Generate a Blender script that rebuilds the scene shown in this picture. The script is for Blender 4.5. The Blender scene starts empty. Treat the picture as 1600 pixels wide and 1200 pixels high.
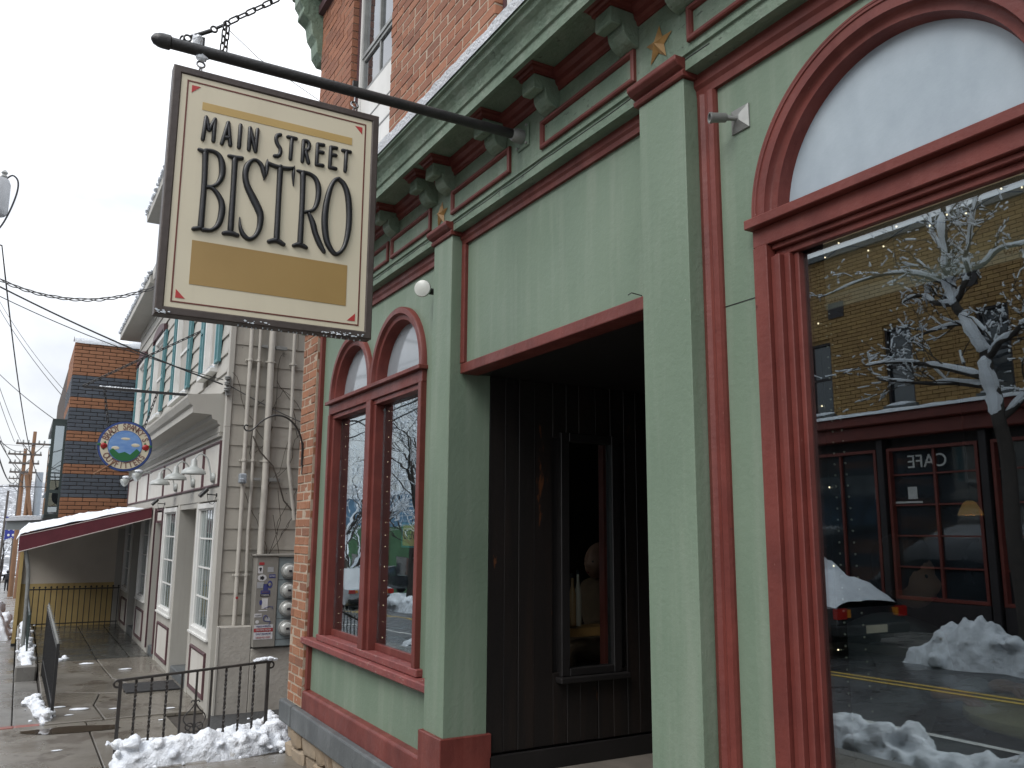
import bpy, bmesh, math, random
from mathutils import Vector, Matrix, noise
from mathutils.geometry import tessellate_polygon
SC = bpy.context.scene
COL = SC.collection
RND = random.Random(7)
rad = math.radians

# ------------------------------------------------------------------ camera
CAM = Vector((0.0, 2.0, 1.6))
_right = Vector((-0.49605826, -0.86826342, 0.00669617))
_down = Vector((0.14589949, -0.09095293, -0.98510959))
_fwd = Vector((0.85594366, -0.48769478, 0.17179714))
cd = bpy.data.cameras.new('camera')
cam = bpy.data.objects.new('camera', cd)
COL.objects.link(cam)
cam.matrix_world = Matrix(((_right.x, -_down.x, -_fwd.x, CAM.x), (_right.y, -_down.y, -_fwd.y, CAM.y),
                           (_right.z, -_down.z, -_fwd.z, CAM.z), (0, 0, 0, 1)))
cd.sensor_width = 36.0
cd.lens = 29.7
cd.clip_start = 0.05
cd.clip_end = 6000
SC.camera = cam

# ------------------------------------------------------------------ overcast sky, soft sun, exposure
SUN_EL, SUN_AZ = rad(46), rad(112)          # azimuth measured from +X towards +Y (over the street)
W = bpy.data.worlds.new('World')
SC.world = W
W.use_nodes = True
nt = W.node_tree
nt.nodes.clear()
out = nt.nodes.new('ShaderNodeOutputWorld')
bg = nt.nodes.new('ShaderNodeBackground')
sky = nt.nodes.new('ShaderNodeTexSky')
sky.sky_type = 'NISHITA'
sky.sun_disc = False
sky.sun_elevation = SUN_EL
sky.sun_rotation = math.pi / 2 - SUN_AZ
tc = nt.nodes.new('ShaderNodeTexCoord')
mp = nt.nodes.new('ShaderNodeMapping')
mp.inputs['Scale'].default_value = (1.5, 1.5, 3.2)
nz = nt.nodes.new('ShaderNodeTexNoise')
nz.inputs['Scale'].default_value = 2.2
nz.inputs['Detail'].default_value = 7
nz.inputs['Roughness'].default_value = 0.52
nz.inputs['Distortion'].default_value = 0.35
rp = nt.nodes.new('ShaderNodeValToRGB')
rp.color_ramp.elements[0].position = 0.38
rp.color_ramp.elements[0].color = (10.8, 11.3, 12.2, 1)
rp.color_ramp.elements[1].position = 0.62
rp.color_ramp.elements[1].color = (15.2, 15.4, 15.8, 1)
mx = nt.nodes.new('ShaderNodeMix')
mx.data_type = 'RGBA'
mx.inputs[0].default_value = 0.9           # cloud cover over the clear sky
L = nt.links.new
L(tc.outputs['Generated'], mp.inputs['Vector'])
L(mp.outputs['Vector'], nz.inputs['Vector'])
L(nz.outputs['Fac'], rp.inputs['Fac'])
# overcast luminance falls to a third of the zenith at the horizon: (1 + 2 sin e) / 3
sep = nt.nodes.new('ShaderNodeSeparateXYZ')
cl0 = nt.nodes.new('ShaderNodeMath'); cl0.operation = 'MAXIMUM'; cl0.inputs[1].default_value = 0.0
cie = nt.nodes.new('ShaderNodeMath'); cie.operation = 'MULTIPLY_ADD'
cie.inputs[1].default_value = 2 / 3; cie.inputs[2].default_value = 1 / 3
vs_ = nt.nodes.new('ShaderNodeVectorMath'); vs_.operation = 'SCALE'
L(tc.outputs['Generated'], sep.inputs[0]); L(sep.outputs['Z'], cl0.inputs[0]); L(cl0.outputs[0], cie.inputs[0])
L(rp.outputs['Color'], vs_.inputs[0]); L(cie.outputs[0], vs_.inputs['Scale'])
L(sky.outputs['Color'], mx.inputs[6])
L(vs_.outputs[0], mx.inputs[7])
L(mx.outputs[2], bg.inputs['Color'])
bg.inputs['Strength'].default_value = 0.1
L(bg.outputs['Background'], out.inputs['Surface'])
sd = bpy.data.lights.new('sun', 'SUN')
sd.energy = 1.4
sd.angle = rad(35)
sd.color = (1.0, 0.97, 0.93)
so = bpy.data.objects.new('sun', sd)
COL.objects.link(so)
_sv = Vector((math.cos(SUN_EL) * math.cos(SUN_AZ), math.cos(SUN_EL) * math.sin(SUN_AZ), math.sin(SUN_EL)))
so.rotation_euler = _sv.to_track_quat('Z', 'Y').to_euler()
so.location = (10, 20, 30)
SC.view_settings.view_transform = 'Standard'
SC.view_settings.look = 'None'
SC.view_settings.exposure = 0.75
SC.view_settings.gamma = 1.0
SC.view_settings.use_curve_mapping = False
SC.render.engine = 'CYCLES'
SC.cycles.max_bounces = 8
SC.cycles.transparent_max_bounces = 16
SC.cycles.caustics_reflective = False
SC.cycles.caustics_refractive = False

# ------------------------------------------------------------------ materials
MAT = {}
def pm(name, c1, c2=None, rough=0.6, ns=3.0, st=(1, 1, 1), bump=0.0, bs=60.0, spots=None, metal=0.0,
       streak=None, rvar=0.0, spec=0.5, coat=0.0, per=None, bdist=0.01, emit=None):
    """procedural paint/stone/metal: c1-c2 mottled by noise, optional chips (colour, scale, threshold),
    vertical streaks (colour, amount), per-piece colour ramp 'per', bump"""
    m = bpy.data.materials.new(name)
    m.use_nodes = True
    t = m.node_tree
    N, K = t.nodes, t.links.new
    b = N['Principled BSDF']
    geo = N.new('ShaderNodeNewGeometry')
    def noise_(scale, stretch=(1, 1, 1), detail=5, rough_=0.55):
        mpn = N.new('ShaderNodeMapping')
        mpn.inputs['Scale'].default_value = stretch
        n = N.new('ShaderNodeTexNoise')
        n.inputs['Scale'].default_value = scale
        n.inputs['Detail'].default_value = detail
        n.inputs['Roughness'].default_value = rough_
        K(geo.outputs['Position'], mpn.inputs['Vector'])
        K(mpn.outputs['Vector'], n.inputs['Vector'])
        return n.outputs['Fac']
    def ramp(src, p0, p1):
        r = N.new('ShaderNodeMapRange')
        r.inputs[1].default_value = p0
        r.inputs[2].default_value = p1
        K(src, r.inputs[0])
        return r.outputs[0]
    def mix(f, a, c, mode='MIX'):
        x = N.new('ShaderNodeMix')
        x.data_type = 'RGBA'
        x.blend_type = mode
        if hasattr(f, 'node'): K(f, x.inputs[0])
        else: x.inputs[0].default_value = f
        for s, i in ((a, 6), (c, 7)):
            if hasattr(s, 'node'): K(s, x.inputs[i])
            else: x.inputs[i].default_value = (*s, 1)
        return x.outputs[2]
    nf = noise_(ns, st)
    cur = mix(ramp(nf, 0.3, 0.7), c1, c2 if c2 else tuple(v * 0.85 for v in c1))
    if per:
        oi = N.new('ShaderNodeObjectInfo')
        ad = N.new('ShaderNodeMath'); ad.operation = 'ADD'
        K(oi.outputs['Random'], ad.inputs[0]); K(geo.outputs['Random Per Island'], ad.inputs[1])
        fr = N.new('ShaderNodeMath'); fr.operation = 'FRACT'
        K(ad.outputs[0], fr.inputs[0])
        cr = N.new('ShaderNodeValToRGB')
        cr.color_ramp.interpolation = 'LINEAR'
        while len(cr.color_ramp.elements) < len(per): cr.color_ramp.elements.new(0.5)
        for i, c in enumerate(per):
            cr.color_ramp.elements[i].position = i / (len(per) - 1)
            cr.color_ramp.elements[i].color = (*c, 1)
        K(fr.outputs[0], cr.inputs['Fac'])
        cur = mix(0.62, cur, cr.outputs['Color'])
    if streak:
        sf = noise_(6.0, (1.6, 1.6, 0.12), 4, 0.6)
        r_ = ramp(sf, 0.5, 0.72)
        mu = N.new('ShaderNodeMath'); mu.operation = 'MULTIPLY'
        K(r_, mu.inputs[0]); mu.inputs[1].default_value = streak[1]
        cur = mix(mu.outputs[0], cur, streak[0])
    if spots:
        for sp in (spots if isinstance(spots, list) else [spots]):
            s_ = noise_(sp[1], sp[3] if len(sp) > 3 else (1, 1, 1), 6, 0.65)
            cur = mix(ramp(s_, sp[2], sp[2] + 0.03), cur, sp[0])
    K(cur, b.inputs['Base Color'])
    b.inputs['Metallic'].default_value = metal
    b.inputs['Specular IOR Level'].default_value = spec
    b.inputs['Coat Weight'].default_value = coat
    if rvar:
        rr = N.new('ShaderNodeMapRange')
        rr.inputs[1].default_value = 0.35; rr.inputs[2].default_value = 0.65
        rr.inputs[3].default_value = max(0.02, rough - rvar); rr.inputs[4].default_value = min(1, rough + rvar)
        K(noise_(ns * 0.7 + 0.3), rr.inputs[0]); K(rr.outputs[0], b.inputs['Roughness'])
    else:
        b.inputs['Roughness'].default_value = rough
    if bump:
        bp = N.new('ShaderNodeBump')
        bp.inputs['Strength'].default_value = bump
        bp.inputs['Distance'].default_value = bdist
        K(noise_(bs, (1, 1, 1), 6, 0.6), bp.inputs['Height'])
        K(bp.outputs['Normal'], b.inputs['Normal'])
    if emit:
        b.inputs['Emission Color'].default_value = (*emit[0], 1)
        b.inputs['Emission Strength'].default_value = emit[1]
    MAT[name] = m
    return m

def glass(name, tint=(0.8, 0.86, 0.85), f0=0.2, wave=0.0, wscale=(1, 1, 1), rough=0.0):
    m = bpy.data.materials.new(name)
    m.use_nodes = True
    t = m.node_tree
    N, K = t.nodes, t.links.new
    N.clear()
    o = N.new('ShaderNodeOutputMaterial')
    mixs = N.new('ShaderNodeMixShader')
    tr = N.new('ShaderNodeBsdfTransparent'); tr.inputs['Color'].default_value = (*tint, 1)
    gl = N.new('ShaderNodeBsdfGlossy'); gl.inputs['Roughness'].default_value = rough
    gl.inputs['Color'].default_value = (0.88, 0.95, 0.98, 1)
    lw = N.new('ShaderNodeLayerWeight'); lw.inputs['Blend'].default_value = 0.5
    pw = N.new('ShaderNodeMath'); pw.operation = 'POWER'; pw.inputs[1].default_value = 4.0
    K(lw.outputs['Facing'], pw.inputs[0])
    ma = N.new('ShaderNodeMath'); ma.operation = 'MULTIPLY_ADD'
    K(pw.outputs[0], ma.inputs[0]); ma.inputs[1].default_value = 1 - f0; ma.inputs[2].default_value = f0
    K(ma.outputs[0], mixs.inputs[0]); K(tr.outputs[0], mixs.inputs[1]); K(gl.outputs[0], mixs.inputs[2])
    if wave:
        geo = N.new('ShaderNodeNewGeometry')
        mpn = N.new('ShaderNodeMapping'); mpn.inputs['Scale'].default_value = wscale
        n = N.new('ShaderNodeTexNoise'); n.inputs['Scale'].default_value = 2.0; n.inputs['Detail'].default_value = 1.5
        bp = N.new('ShaderNodeBump'); bp.inputs['Strength'].default_value = wave; bp.inputs['Distance'].default_value = 0.01
        K(geo.outputs['Position'], mpn.inputs['Vector']); K(mpn.outputs['Vector'], n.inputs['Vector'])
        K(n.outputs['Fac'], bp.inputs['Height']); K(bp.outputs['Normal'], gl.inputs['Normal'])
    K(mixs.outputs[0], o.inputs['Surface'])
    MAT[name] = m
    return m

GRN, GRN2 = (0.166, 0.222, 0.164), (0.128, 0.180, 0.130)
pm('green', GRN, GRN2, 0.55, 1.9, (1, 1, .6), bump=0.22, bs=38, streak=((0.225, 0.265, 0.212), 0.55),
   spots=[((0.105, 0.14, 0.105), 30, 0.695), ((0.36, 0.38, 0.33), 52, 0.715)], rvar=0.1, spec=0.35)
pm('green_old', (0.180, 0.240, 0.180), (0.115, 0.168, 0.122), 0.6, 5, bump=0.9, bs=22, streak=((0.26, 0.30, 0.25), 0.4),
   spots=[((0.07, 0.095, 0.07), 20, 0.645, (1, 1, 2.2)), ((0.36, 0.37, 0.33), 48, 0.69)], bdist=0.013, spec=0.35)
pm('red', (0.155, 0.037, 0.029), (0.100, 0.023, 0.019), 0.5, 5, bump=0.25, bs=36, streak=((0.20, 0.062, 0.050), 0.5),
   spots=[((0.34, 0.20, 0.17), 58, 0.70), ((0.07, 0.018, 0.016), 28, 0.69)], rvar=0.1, spec=0.35)
pm('red_sill', (0.215, 0.055, 0.048), (0.14, 0.035, 0.034), 0.55, 9, bump=0.4, bs=35,
   spots=[((0.30, 0.23, 0.20), 30, 0.62, (1, 3, 3)), ((0.09, 0.05, 0.045), 45, 0.64, (1, 3, 3))])
BRK = [(0.18, 0.070, 0.042), (0.31, 0.125, 0.066), (0.25, 0.10, 0.057), (0.14, 0.060, 0.040), (0.33, 0.145, 0.084), (0.22, 0.088, 0.052)]
pm('brick', (0.275, 0.115, 0.060), (0.19, 0.078, 0.043), 0.85, 22, bump=0.5, bs=70, per=BRK,
   spots=[((0.42, 0.33, 0.27), 38, 0.70)])
pm('brick_pier', (0.30, 0.125, 0.068), (0.21, 0.085, 0.05), 0.85, 22, bump=0.5, bs=70, per=[(c[0] * .95, c[1] * 1.05, c[2] * .95) for c in BRK],
   spots=[((0.46, 0.40, 0.34), 30, 0.69)])
pm('mortar', (0.40, 0.325, 0.25), (0.31, 0.25, 0.19), 0.95, 30, bump=0.5, bs=90)
pm('slate_stone', (0.105, 0.115, 0.118), (0.07, 0.078, 0.082), 0.55, 3, bump=0.35, bs=30, streak=((0.17, 0.18, 0.18), 0.4),
   spots=[((0.05, 0.052, 0.05), 9, 0.66)], rvar=0.15)
pm('rubble', (0.30, 0.23, 0.16), (0.19, 0.15, 0.11), 0.9, 12, bump=0.8, bs=25, per=[(0.33, 0.26, 0.18), (0.22, 0.17, 0.12), (0.38, 0.32, 0.24)])
pm('dirt', (0.06, 0.05, 0.04), (0.03, 0.026, 0.022), 0.9, 14, bump=0.8, bs=40)
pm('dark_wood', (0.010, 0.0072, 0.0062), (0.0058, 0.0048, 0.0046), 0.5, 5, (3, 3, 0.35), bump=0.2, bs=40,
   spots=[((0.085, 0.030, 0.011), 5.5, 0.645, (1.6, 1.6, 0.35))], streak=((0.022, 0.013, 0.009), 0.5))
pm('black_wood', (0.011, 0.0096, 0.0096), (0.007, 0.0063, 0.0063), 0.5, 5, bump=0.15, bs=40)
pm('interior', (0.055, 0.038, 0.030), (0.035, 0.025, 0.02), 0.8, 3)
pm('interior_floor', (0.07, 0.042, 0.025), (0.05, 0.03, 0.02), 0.5, 3)
pm('entry_floor', (0.16, 0.14, 0.12), (0.11, 0.10, 0.085), 0.7, 8, bump=0.3)
pm('snow', (0.84, 0.87, 0.91), (0.70, 0.74, 0.80), 0.8, 6, bump=0.9, bs=70, bdist=0.02, spec=0.3,
   spots=[((0.58, 0.58, 0.57), 11, 0.66), ((0.45, 0.42, 0.38), 34, 0.725)])
pm('old_snow', (0.74, 0.77, 0.81), (0.50, 0.52, 0.54), 0.8, 4, bump=0.8, bs=18, bdist=0.03,
   spots=[((0.34, 0.32, 0.29), 7, 0.66)])
pm('ice', (0.62, 0.66, 0.70), (0.50, 0.55, 0.60), 0.15, 12, spec=0.6)
pm('sign_cream', (0.60, 0.55, 0.42), (0.555, 0.505, 0.385), 0.45, 2.5, streak=((0.50, 0.45, 0.345), 0.35), bump=0.04, bs=30)
pm('sign_tan', (0.46, 0.32, 0.12), (0.41, 0.28, 0.10), 0.4, 4)
pm('sign_gold', (0.330, 0.215, 0.075), (0.295, 0.19, 0.064), 0.4, 3)
pm('sign_frame', (0.060, 0.046, 0.040), (0.042, 0.032, 0.029), 0.5, 8, bump=0.25, bs=35, spots=[((0.16, 0.13, 0.12), 26, 0.70)])
pm('sign_line', (0.13, 0.028, 0.018), (0.10, 0.022, 0.015), 0.5)
pm('sign_red', (0.42, 0.035, 0.035), (0.36, 0.03, 0.03), 0.45)
pm('letter_black', (0.014, 0.015, 0.018), (0.009, 0.010, 0.012), 0.36, 20, bump=0.15, bs=60)
pm('iron', (0.020, 0.019, 0.019), (0.011, 0.011, 0.012), 0.42, 20, bump=0.3, bs=60, spots=[((0.06, 0.045, 0.04), 30, 0.70)])
pm('rail_iron', (0.032, 0.026, 0.022), (0.018, 0.016, 0.015), 0.45, 18, bump=0.3, bs=60, spots=[((0.09, 0.05, 0.03), 24, 0.68)])
pm('steel', (0.55, 0.56, 0.57), (0.38, 0.38, 0.39), 0.3, 30, metal=0.9)
pm('galv', (0.30, 0.31, 0.30), (0.20, 0.205, 0.20), 0.5, 12, metal=0.4, bump=0.1)
pm('gold_star', (0.37, 0.21, 0.065), (0.26, 0.145, 0.045), 0.5, 30, bump=0.35, bs=50, spots=[((0.12, 0.07, 0.03), 30, 0.68)])
pm('milk_glass', (0.62, 0.64, 0.60), (0.52, 0.54, 0.51), 0.2, 4)
pm('frosted', (0.335, 0.395, 0.44), (0.27, 0.325, 0.37), 0.32, 8, (1.2, 1, .8), bump=0.06, bs=60, spec=0.45)
pm('frosted_old', (0.26, 0.29, 0.31), (0.22, 0.25, 0.27), 0.10, 3, coat=0.5)
glass('big_glass', (0.62, 0.67, 0.67), 0.23, wave=0.006, wscale=(1.2, 1, 1.6))
glass('wavy_glass', (0.80, 0.85, 0.85), 0.24, wave=0.05, wscale=(1.0, 1, 5.0))
glass('far_glass', (0.35, 0.42, 0.42), 0.45, wave=0.06, wscale=(0.5, 1, 0.5))
glass('vest_glass', (0.8, 0.85, 0.85), 0.03)
# grey neighbour and the rest of the street
pm('grey_paint', (0.335, 0.322, 0.290), (0.295, 0.283, 0.255), 0.6, 2, streak=((0.25, 0.235, 0.205), 0.5), bump=0.12, bs=40)
pm('grey_board', (0.40, 0.388, 0.352), (0.36, 0.348, 0.315), 0.6, 2, streak=((0.31, 0.295, 0.26), 0.4), bump=0.12, bs=30)
pm('grey_wall', (0.37, 0.348, 0.305), (0.31, 0.292, 0.255), 0.8, 3, streak=((0.27, 0.25, 0.22), 0.6), bump=0.3, bs=24,
   spots=[((0.14, 0.13, 0.115), 9, 0.70)])
pm('grey_stucco', (0.36, 0.342, 0.305), (0.28, 0.265, 0.235), 0.85, 3.5, bump=0.6, bs=26,
   spots=[((0.085, 0.085, 0.075), 10, 0.665), ((0.10, 0.10, 0.09), 34, 0.69)])
pm('grey_pipe', (0.43, 0.41, 0.368), (0.36, 0.343, 0.305), 0.55, 8, bump=0.2, spots=[((0.16, 0.14, 0.12), 18, 0.71)])
pm('panel_white', (0.56, 0.545, 0.51), (0.49, 0.475, 0.44), 0.55, 2.2, streak=((0.44, 0.37, 0.30), 0.35))
pm('white_paint', (0.66, 0.66, 0.64), (0.56, 0.56, 0.54), 0.5, 4, streak=((0.45, 0.44, 0.41), 0.3))
pm('purple', (0.085, 0.038, 0.043), (0.06, 0.028, 0.033), 0.5, 6)
pm('teal', (0.085, 0.215, 0.235), (0.065, 0.17, 0.19), 0.5, 6, streak=((0.14, 0.27, 0.28), 0.4))
pm('dark_glass', (0.035, 0.042, 0.05), (0.02, 0.025, 0.03), 0.04, 1.0, spec=0.9, coat=0.6)
pm('lead_glass', (0.14, 0.19, 0.19), (0.045, 0.075, 0.085), 0.08, 1.6, spec=0.9, coat=0.7)
pm('lamp_grey', (0.38, 0.40, 0.39), (0.32, 0.34, 0.33), 0.35, 6)
pm('lamp_inner', (0.55, 0.43, 0.30), (0.5, 0.38, 0.26), 0.6)
pm('maroon', (0.105, 0.014, 0.024), (0.082, 0.011, 0.019), 0.75, 5, bump=0.25, bs=30)
pm('piping', (0.45, 0.40, 0.38), None, 0.6)
pm('yellow_wall', (0.50, 0.37, 0.155), (0.42, 0.305, 0.125), 0.7, 3, streak=((0.27, 0.18, 0.07), 0.4))
pm('beige_wall', (0.58, 0.53, 0.46), (0.50, 0.455, 0.39), 0.8, 2, bump=0.2)
pm('slate_tile', (0.062, 0.065, 0.062), (0.036, 0.038, 0.037), 0.2, 4, bump=0.35, bs=18, rvar=0.13, per=[(0.04, 0.042, 0.04), (0.09, 0.09, 0.08), (0.06, 0.058, 0.05)])
pm('concrete', (0.180, 0.163, 0.137), (0.110, 0.099, 0.082), 0.25, 1.1, bump=0.22, bs=30, rvar=0.19,
   spots=[((0.088, 0.075, 0.060), 1.7, 0.57), ((0.068, 0.058, 0.047), 5, 0.66), ((0.26, 0.245, 0.215), 46, 0.70)])
pm('concrete_side', (0.185, 0.178, 0.165), (0.115, 0.11, 0.10), 0.3, 1.6, bump=0.28, bs=30, rvar=0.2)
pm('wet', (0.055, 0.042, 0.030), (0.045, 0.034, 0.025), 0.04, 1, spec=0.8)
pm('asphalt', (0.062, 0.062, 0.064), (0.042, 0.042, 0.044), 0.35, 1.3, bump=0.3, bs=60, rvar=0.2)
pm('gravel', (0.055, 0.057, 0.058), (0.03, 0.031, 0.032), 0.5, 30, bump=1.0, bs=55, bdist=0.02)
pm('road_white', (0.55, 0.55, 0.53), (0.38, 0.38, 0.36), 0.6, 12)
pm('road_yellow', (0.52, 0.34, 0.05), (0.40, 0.26, 0.05), 0.6, 12)
pm('red_paver', (0.25, 0.075, 0.055), (0.19, 0.06, 0.045), 0.4, 12, bump=0.3)
pm('rubber', (0.022, 0.022, 0.024), (0.014, 0.014, 0.015), 0.45, 40, bump=0.8, bs=80)
pm('band_orange', (0.27, 0.122, 0.062), (0.22, 0.10, 0.052), 0.8, 9, per=[(0.30, 0.14, 0.07), (0.22, 0.098, 0.052), (0.26, 0.118, 0.06)])
pm('band_blue', (0.075, 0.085, 0.100), (0.056, 0.065, 0.078), 0.7, 9, per=[(0.07, 0.083, 0.105), (0.045, 0.055, 0.07), (0.06, 0.07, 0.09)])
pm('band_mortar', (0.075, 0.055, 0.045), (0.055, 0.042, 0.036), 0.9, 9)
pm('green_metal', (0.03, 0.045, 0.042), None, 0.4)
pm('teal_panel', (0.02, 0.20, 0.13), (0.02, 0.15, 0.10), 0.3, 4)
pm('canopy_grey', (0.26, 0.29, 0.30), None, 0.5)
pm('pole_wood', (0.215, 0.115, 0.062), (0.15, 0.082, 0.046), 0.85, 5, (2, 2, 0.3))
pm('pole_dark', (0.10, 0.085, 0.075), (0.07, 0.06, 0.055), 0.85, 5, (2, 2, 0.3))
pm('pole_steel', (0.25, 0.28, 0.31), None, 0.5)
pm('wire', (0.015, 0.016, 0.018), (0.010, 0.011, 0.012), 0.5, 20)
pm('wire_grey', (0.10, 0.10, 0.10), (0.06, 0.06, 0.06), 0.5, 20)
pm('transformer', (0.35, 0.36, 0.37), (0.29, 0.30, 0.31), 0.5, 4)
pm('bark', (0.060, 0.050, 0.044), (0.035, 0.03, 0.027), 0.9, 9, bump=0.5, bs=30)
pm('yellow_brick', (0.36, 0.225, 0.088), (0.28, 0.17, 0.068), 0.85, 8, per=[(0.40, 0.26, 0.10), (0.26, 0.155, 0.06), (0.33, 0.205, 0.08)])
pm('store_red', (0.20, 0.045, 0.033), (0.15, 0.033, 0.026), 0.5, 4)
pm('store_dark', (0.035, 0.028, 0.03), (0.025, 0.02, 0.022), 0.6, 4)
pm('car_dark', (0.018, 0.020, 0.024), (0.014, 0.015, 0.018), 0.25, 3, coat=0.8)
pm('car_silver', (0.36, 0.37, 0.38), (0.30, 0.31, 0.32), 0.3, 3, coat=0.8, metal=0.3)
pm('tyre', (0.012, 0.012, 0.013), None, 0.8)
pm('tail_red', (0.40, 0.02, 0.015), None, 0.2)
pm('amber', (0.60, 0.22, 0.03), None, 0.25)
pm('plate', (0.6, 0.55, 0.4), None, 0.5)
pm('skin', (0.46, 0.24, 0.165), (0.40, 0.20, 0.135), 0.5, 6)
pm('cloth_brown', (0.17, 0.10, 0.06), (0.13, 0.075, 0.045), 0.9, 10)
pm('cloth_grey', (0.30, 0.30, 0.32), (0.24, 0.24, 0.26), 0.95, 8, bump=0.4, bs=18)
pm('cloth_black', (0.02, 0.021, 0.025), (0.014, 0.015, 0.018), 0.9, 8)
pm('hair', (0.035, 0.022, 0.015), None, 0.7)
pm('table_top', (0.62, 0.52, 0.30), (0.55, 0.45, 0.25), 0.45, 3)
pm('shelf_wood', (0.40, 0.19, 0.065), (0.32, 0.15, 0.05), 0.5, 6)
pm('bottle_gold', (0.55, 0.30, 0.14), None, 0.2, spec=0.8)
pm('bottle_pale', (0.65, 0.52, 0.42), None, 0.2, spec=0.8)
pm('bottle_green', (0.06, 0.10, 0.08), None, 0.15, spec=0.8)
pm('blind', (0.50, 0.40, 0.26), (0.46, 0.365, 0.235), 0.8, 2)
pm('blind_hem', (0.72, 0.64, 0.52), None, 0.7)
pm('bead', (0.72, 0.66, 0.55), None, 0.4)
pm('bulb_warm', (1.0, 0.75, 0.45), None, 0.4, emit=((1.0, 0.76, 0.5), 3.0))
pm('lamp_glow', (0.8, 0.5, 0.2), None, 0.6, emit=((1.0, 0.55, 0.16), 0.12))
pm('sign_blue', (0.035, 0.075, 0.26), (0.025, 0.05, 0.18), 0.4, 6)
pm('sky_blue', (0.10, 0.22, 0.50), (0.19, 0.33, 0.58), 0.4, 9, (1, 1, 3))
pm('hill_green', (0.015, 0.13, 0.04), None, 0.45)
pm('rose_red', (0.36, 0.018, 0.016), (0.22, 0.010, 0.012), 0.4, 60)
pm('leaf_green', (0.02, 0.13, 0.05), None, 0.5)
pm('ink_rose', (0.22, 0.105, 0.085), (0.15, 0.10, 0.08), 0.5, 60)
pm('cabinet', (0.215, 0.205, 0.185), (0.175, 0.168, 0.15), 0.6, 5, bump=0.1, spots=[((0.11, 0.10, 0.09), 16, 0.69)])
pm('cabinet_blue', (0.20, 0.24, 0.25), (0.165, 0.20, 0.21), 0.5, 5)
pm('meter_glass', (0.42, 0.43, 0.41), (0.26, 0.27, 0.26), 0.12, 26, coat=0.8)
pm('st_white', (0.55, 0.55, 0.56), (0.44, 0.44, 0.45), 0.6, 30)
pm('st_grey', (0.34, 0.35, 0.37), (0.26, 0.27, 0.28), 0.6, 25)
pm('st_blue', (0.045, 0.055, 0.19), (0.035, 0.042, 0.15), 0.5, 30)
pm('st_black', (0.02, 0.02, 0.025), None, 0.5)
pm('st_red', (0.34, 0.035, 0.04), None, 0.5)
pm('vine', (0.075, 0.062, 0.05), (0.05, 0.042, 0.035), 0.9, 20)
pm('flag_blue', (0.03, 0.04, 0.27), (0.02, 0.03, 0.2), 0.7, 6)
pm('forest', (0.30, 0.31, 0.33), (0.11, 0.115, 0.12), 0.95, 0.5, bump=0.5, bs=2, spots=[((0.66, 0.68, 0.72), 0.7, 0.56)])
pm('blue_wall', (0.12, 0.24, 0.36), (0.09, 0.19, 0.30), 0.7, 0.6)
pm('green_wall', (0.05, 0.13, 0.05), (0.03, 0.09, 0.035), 0.8, 0.8)
pm('open_sign', (0.75, 0.60, 0.22), None, 0.6)
pm('open_edge', (0.05, 0.30, 0.33), None, 0.6)

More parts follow.
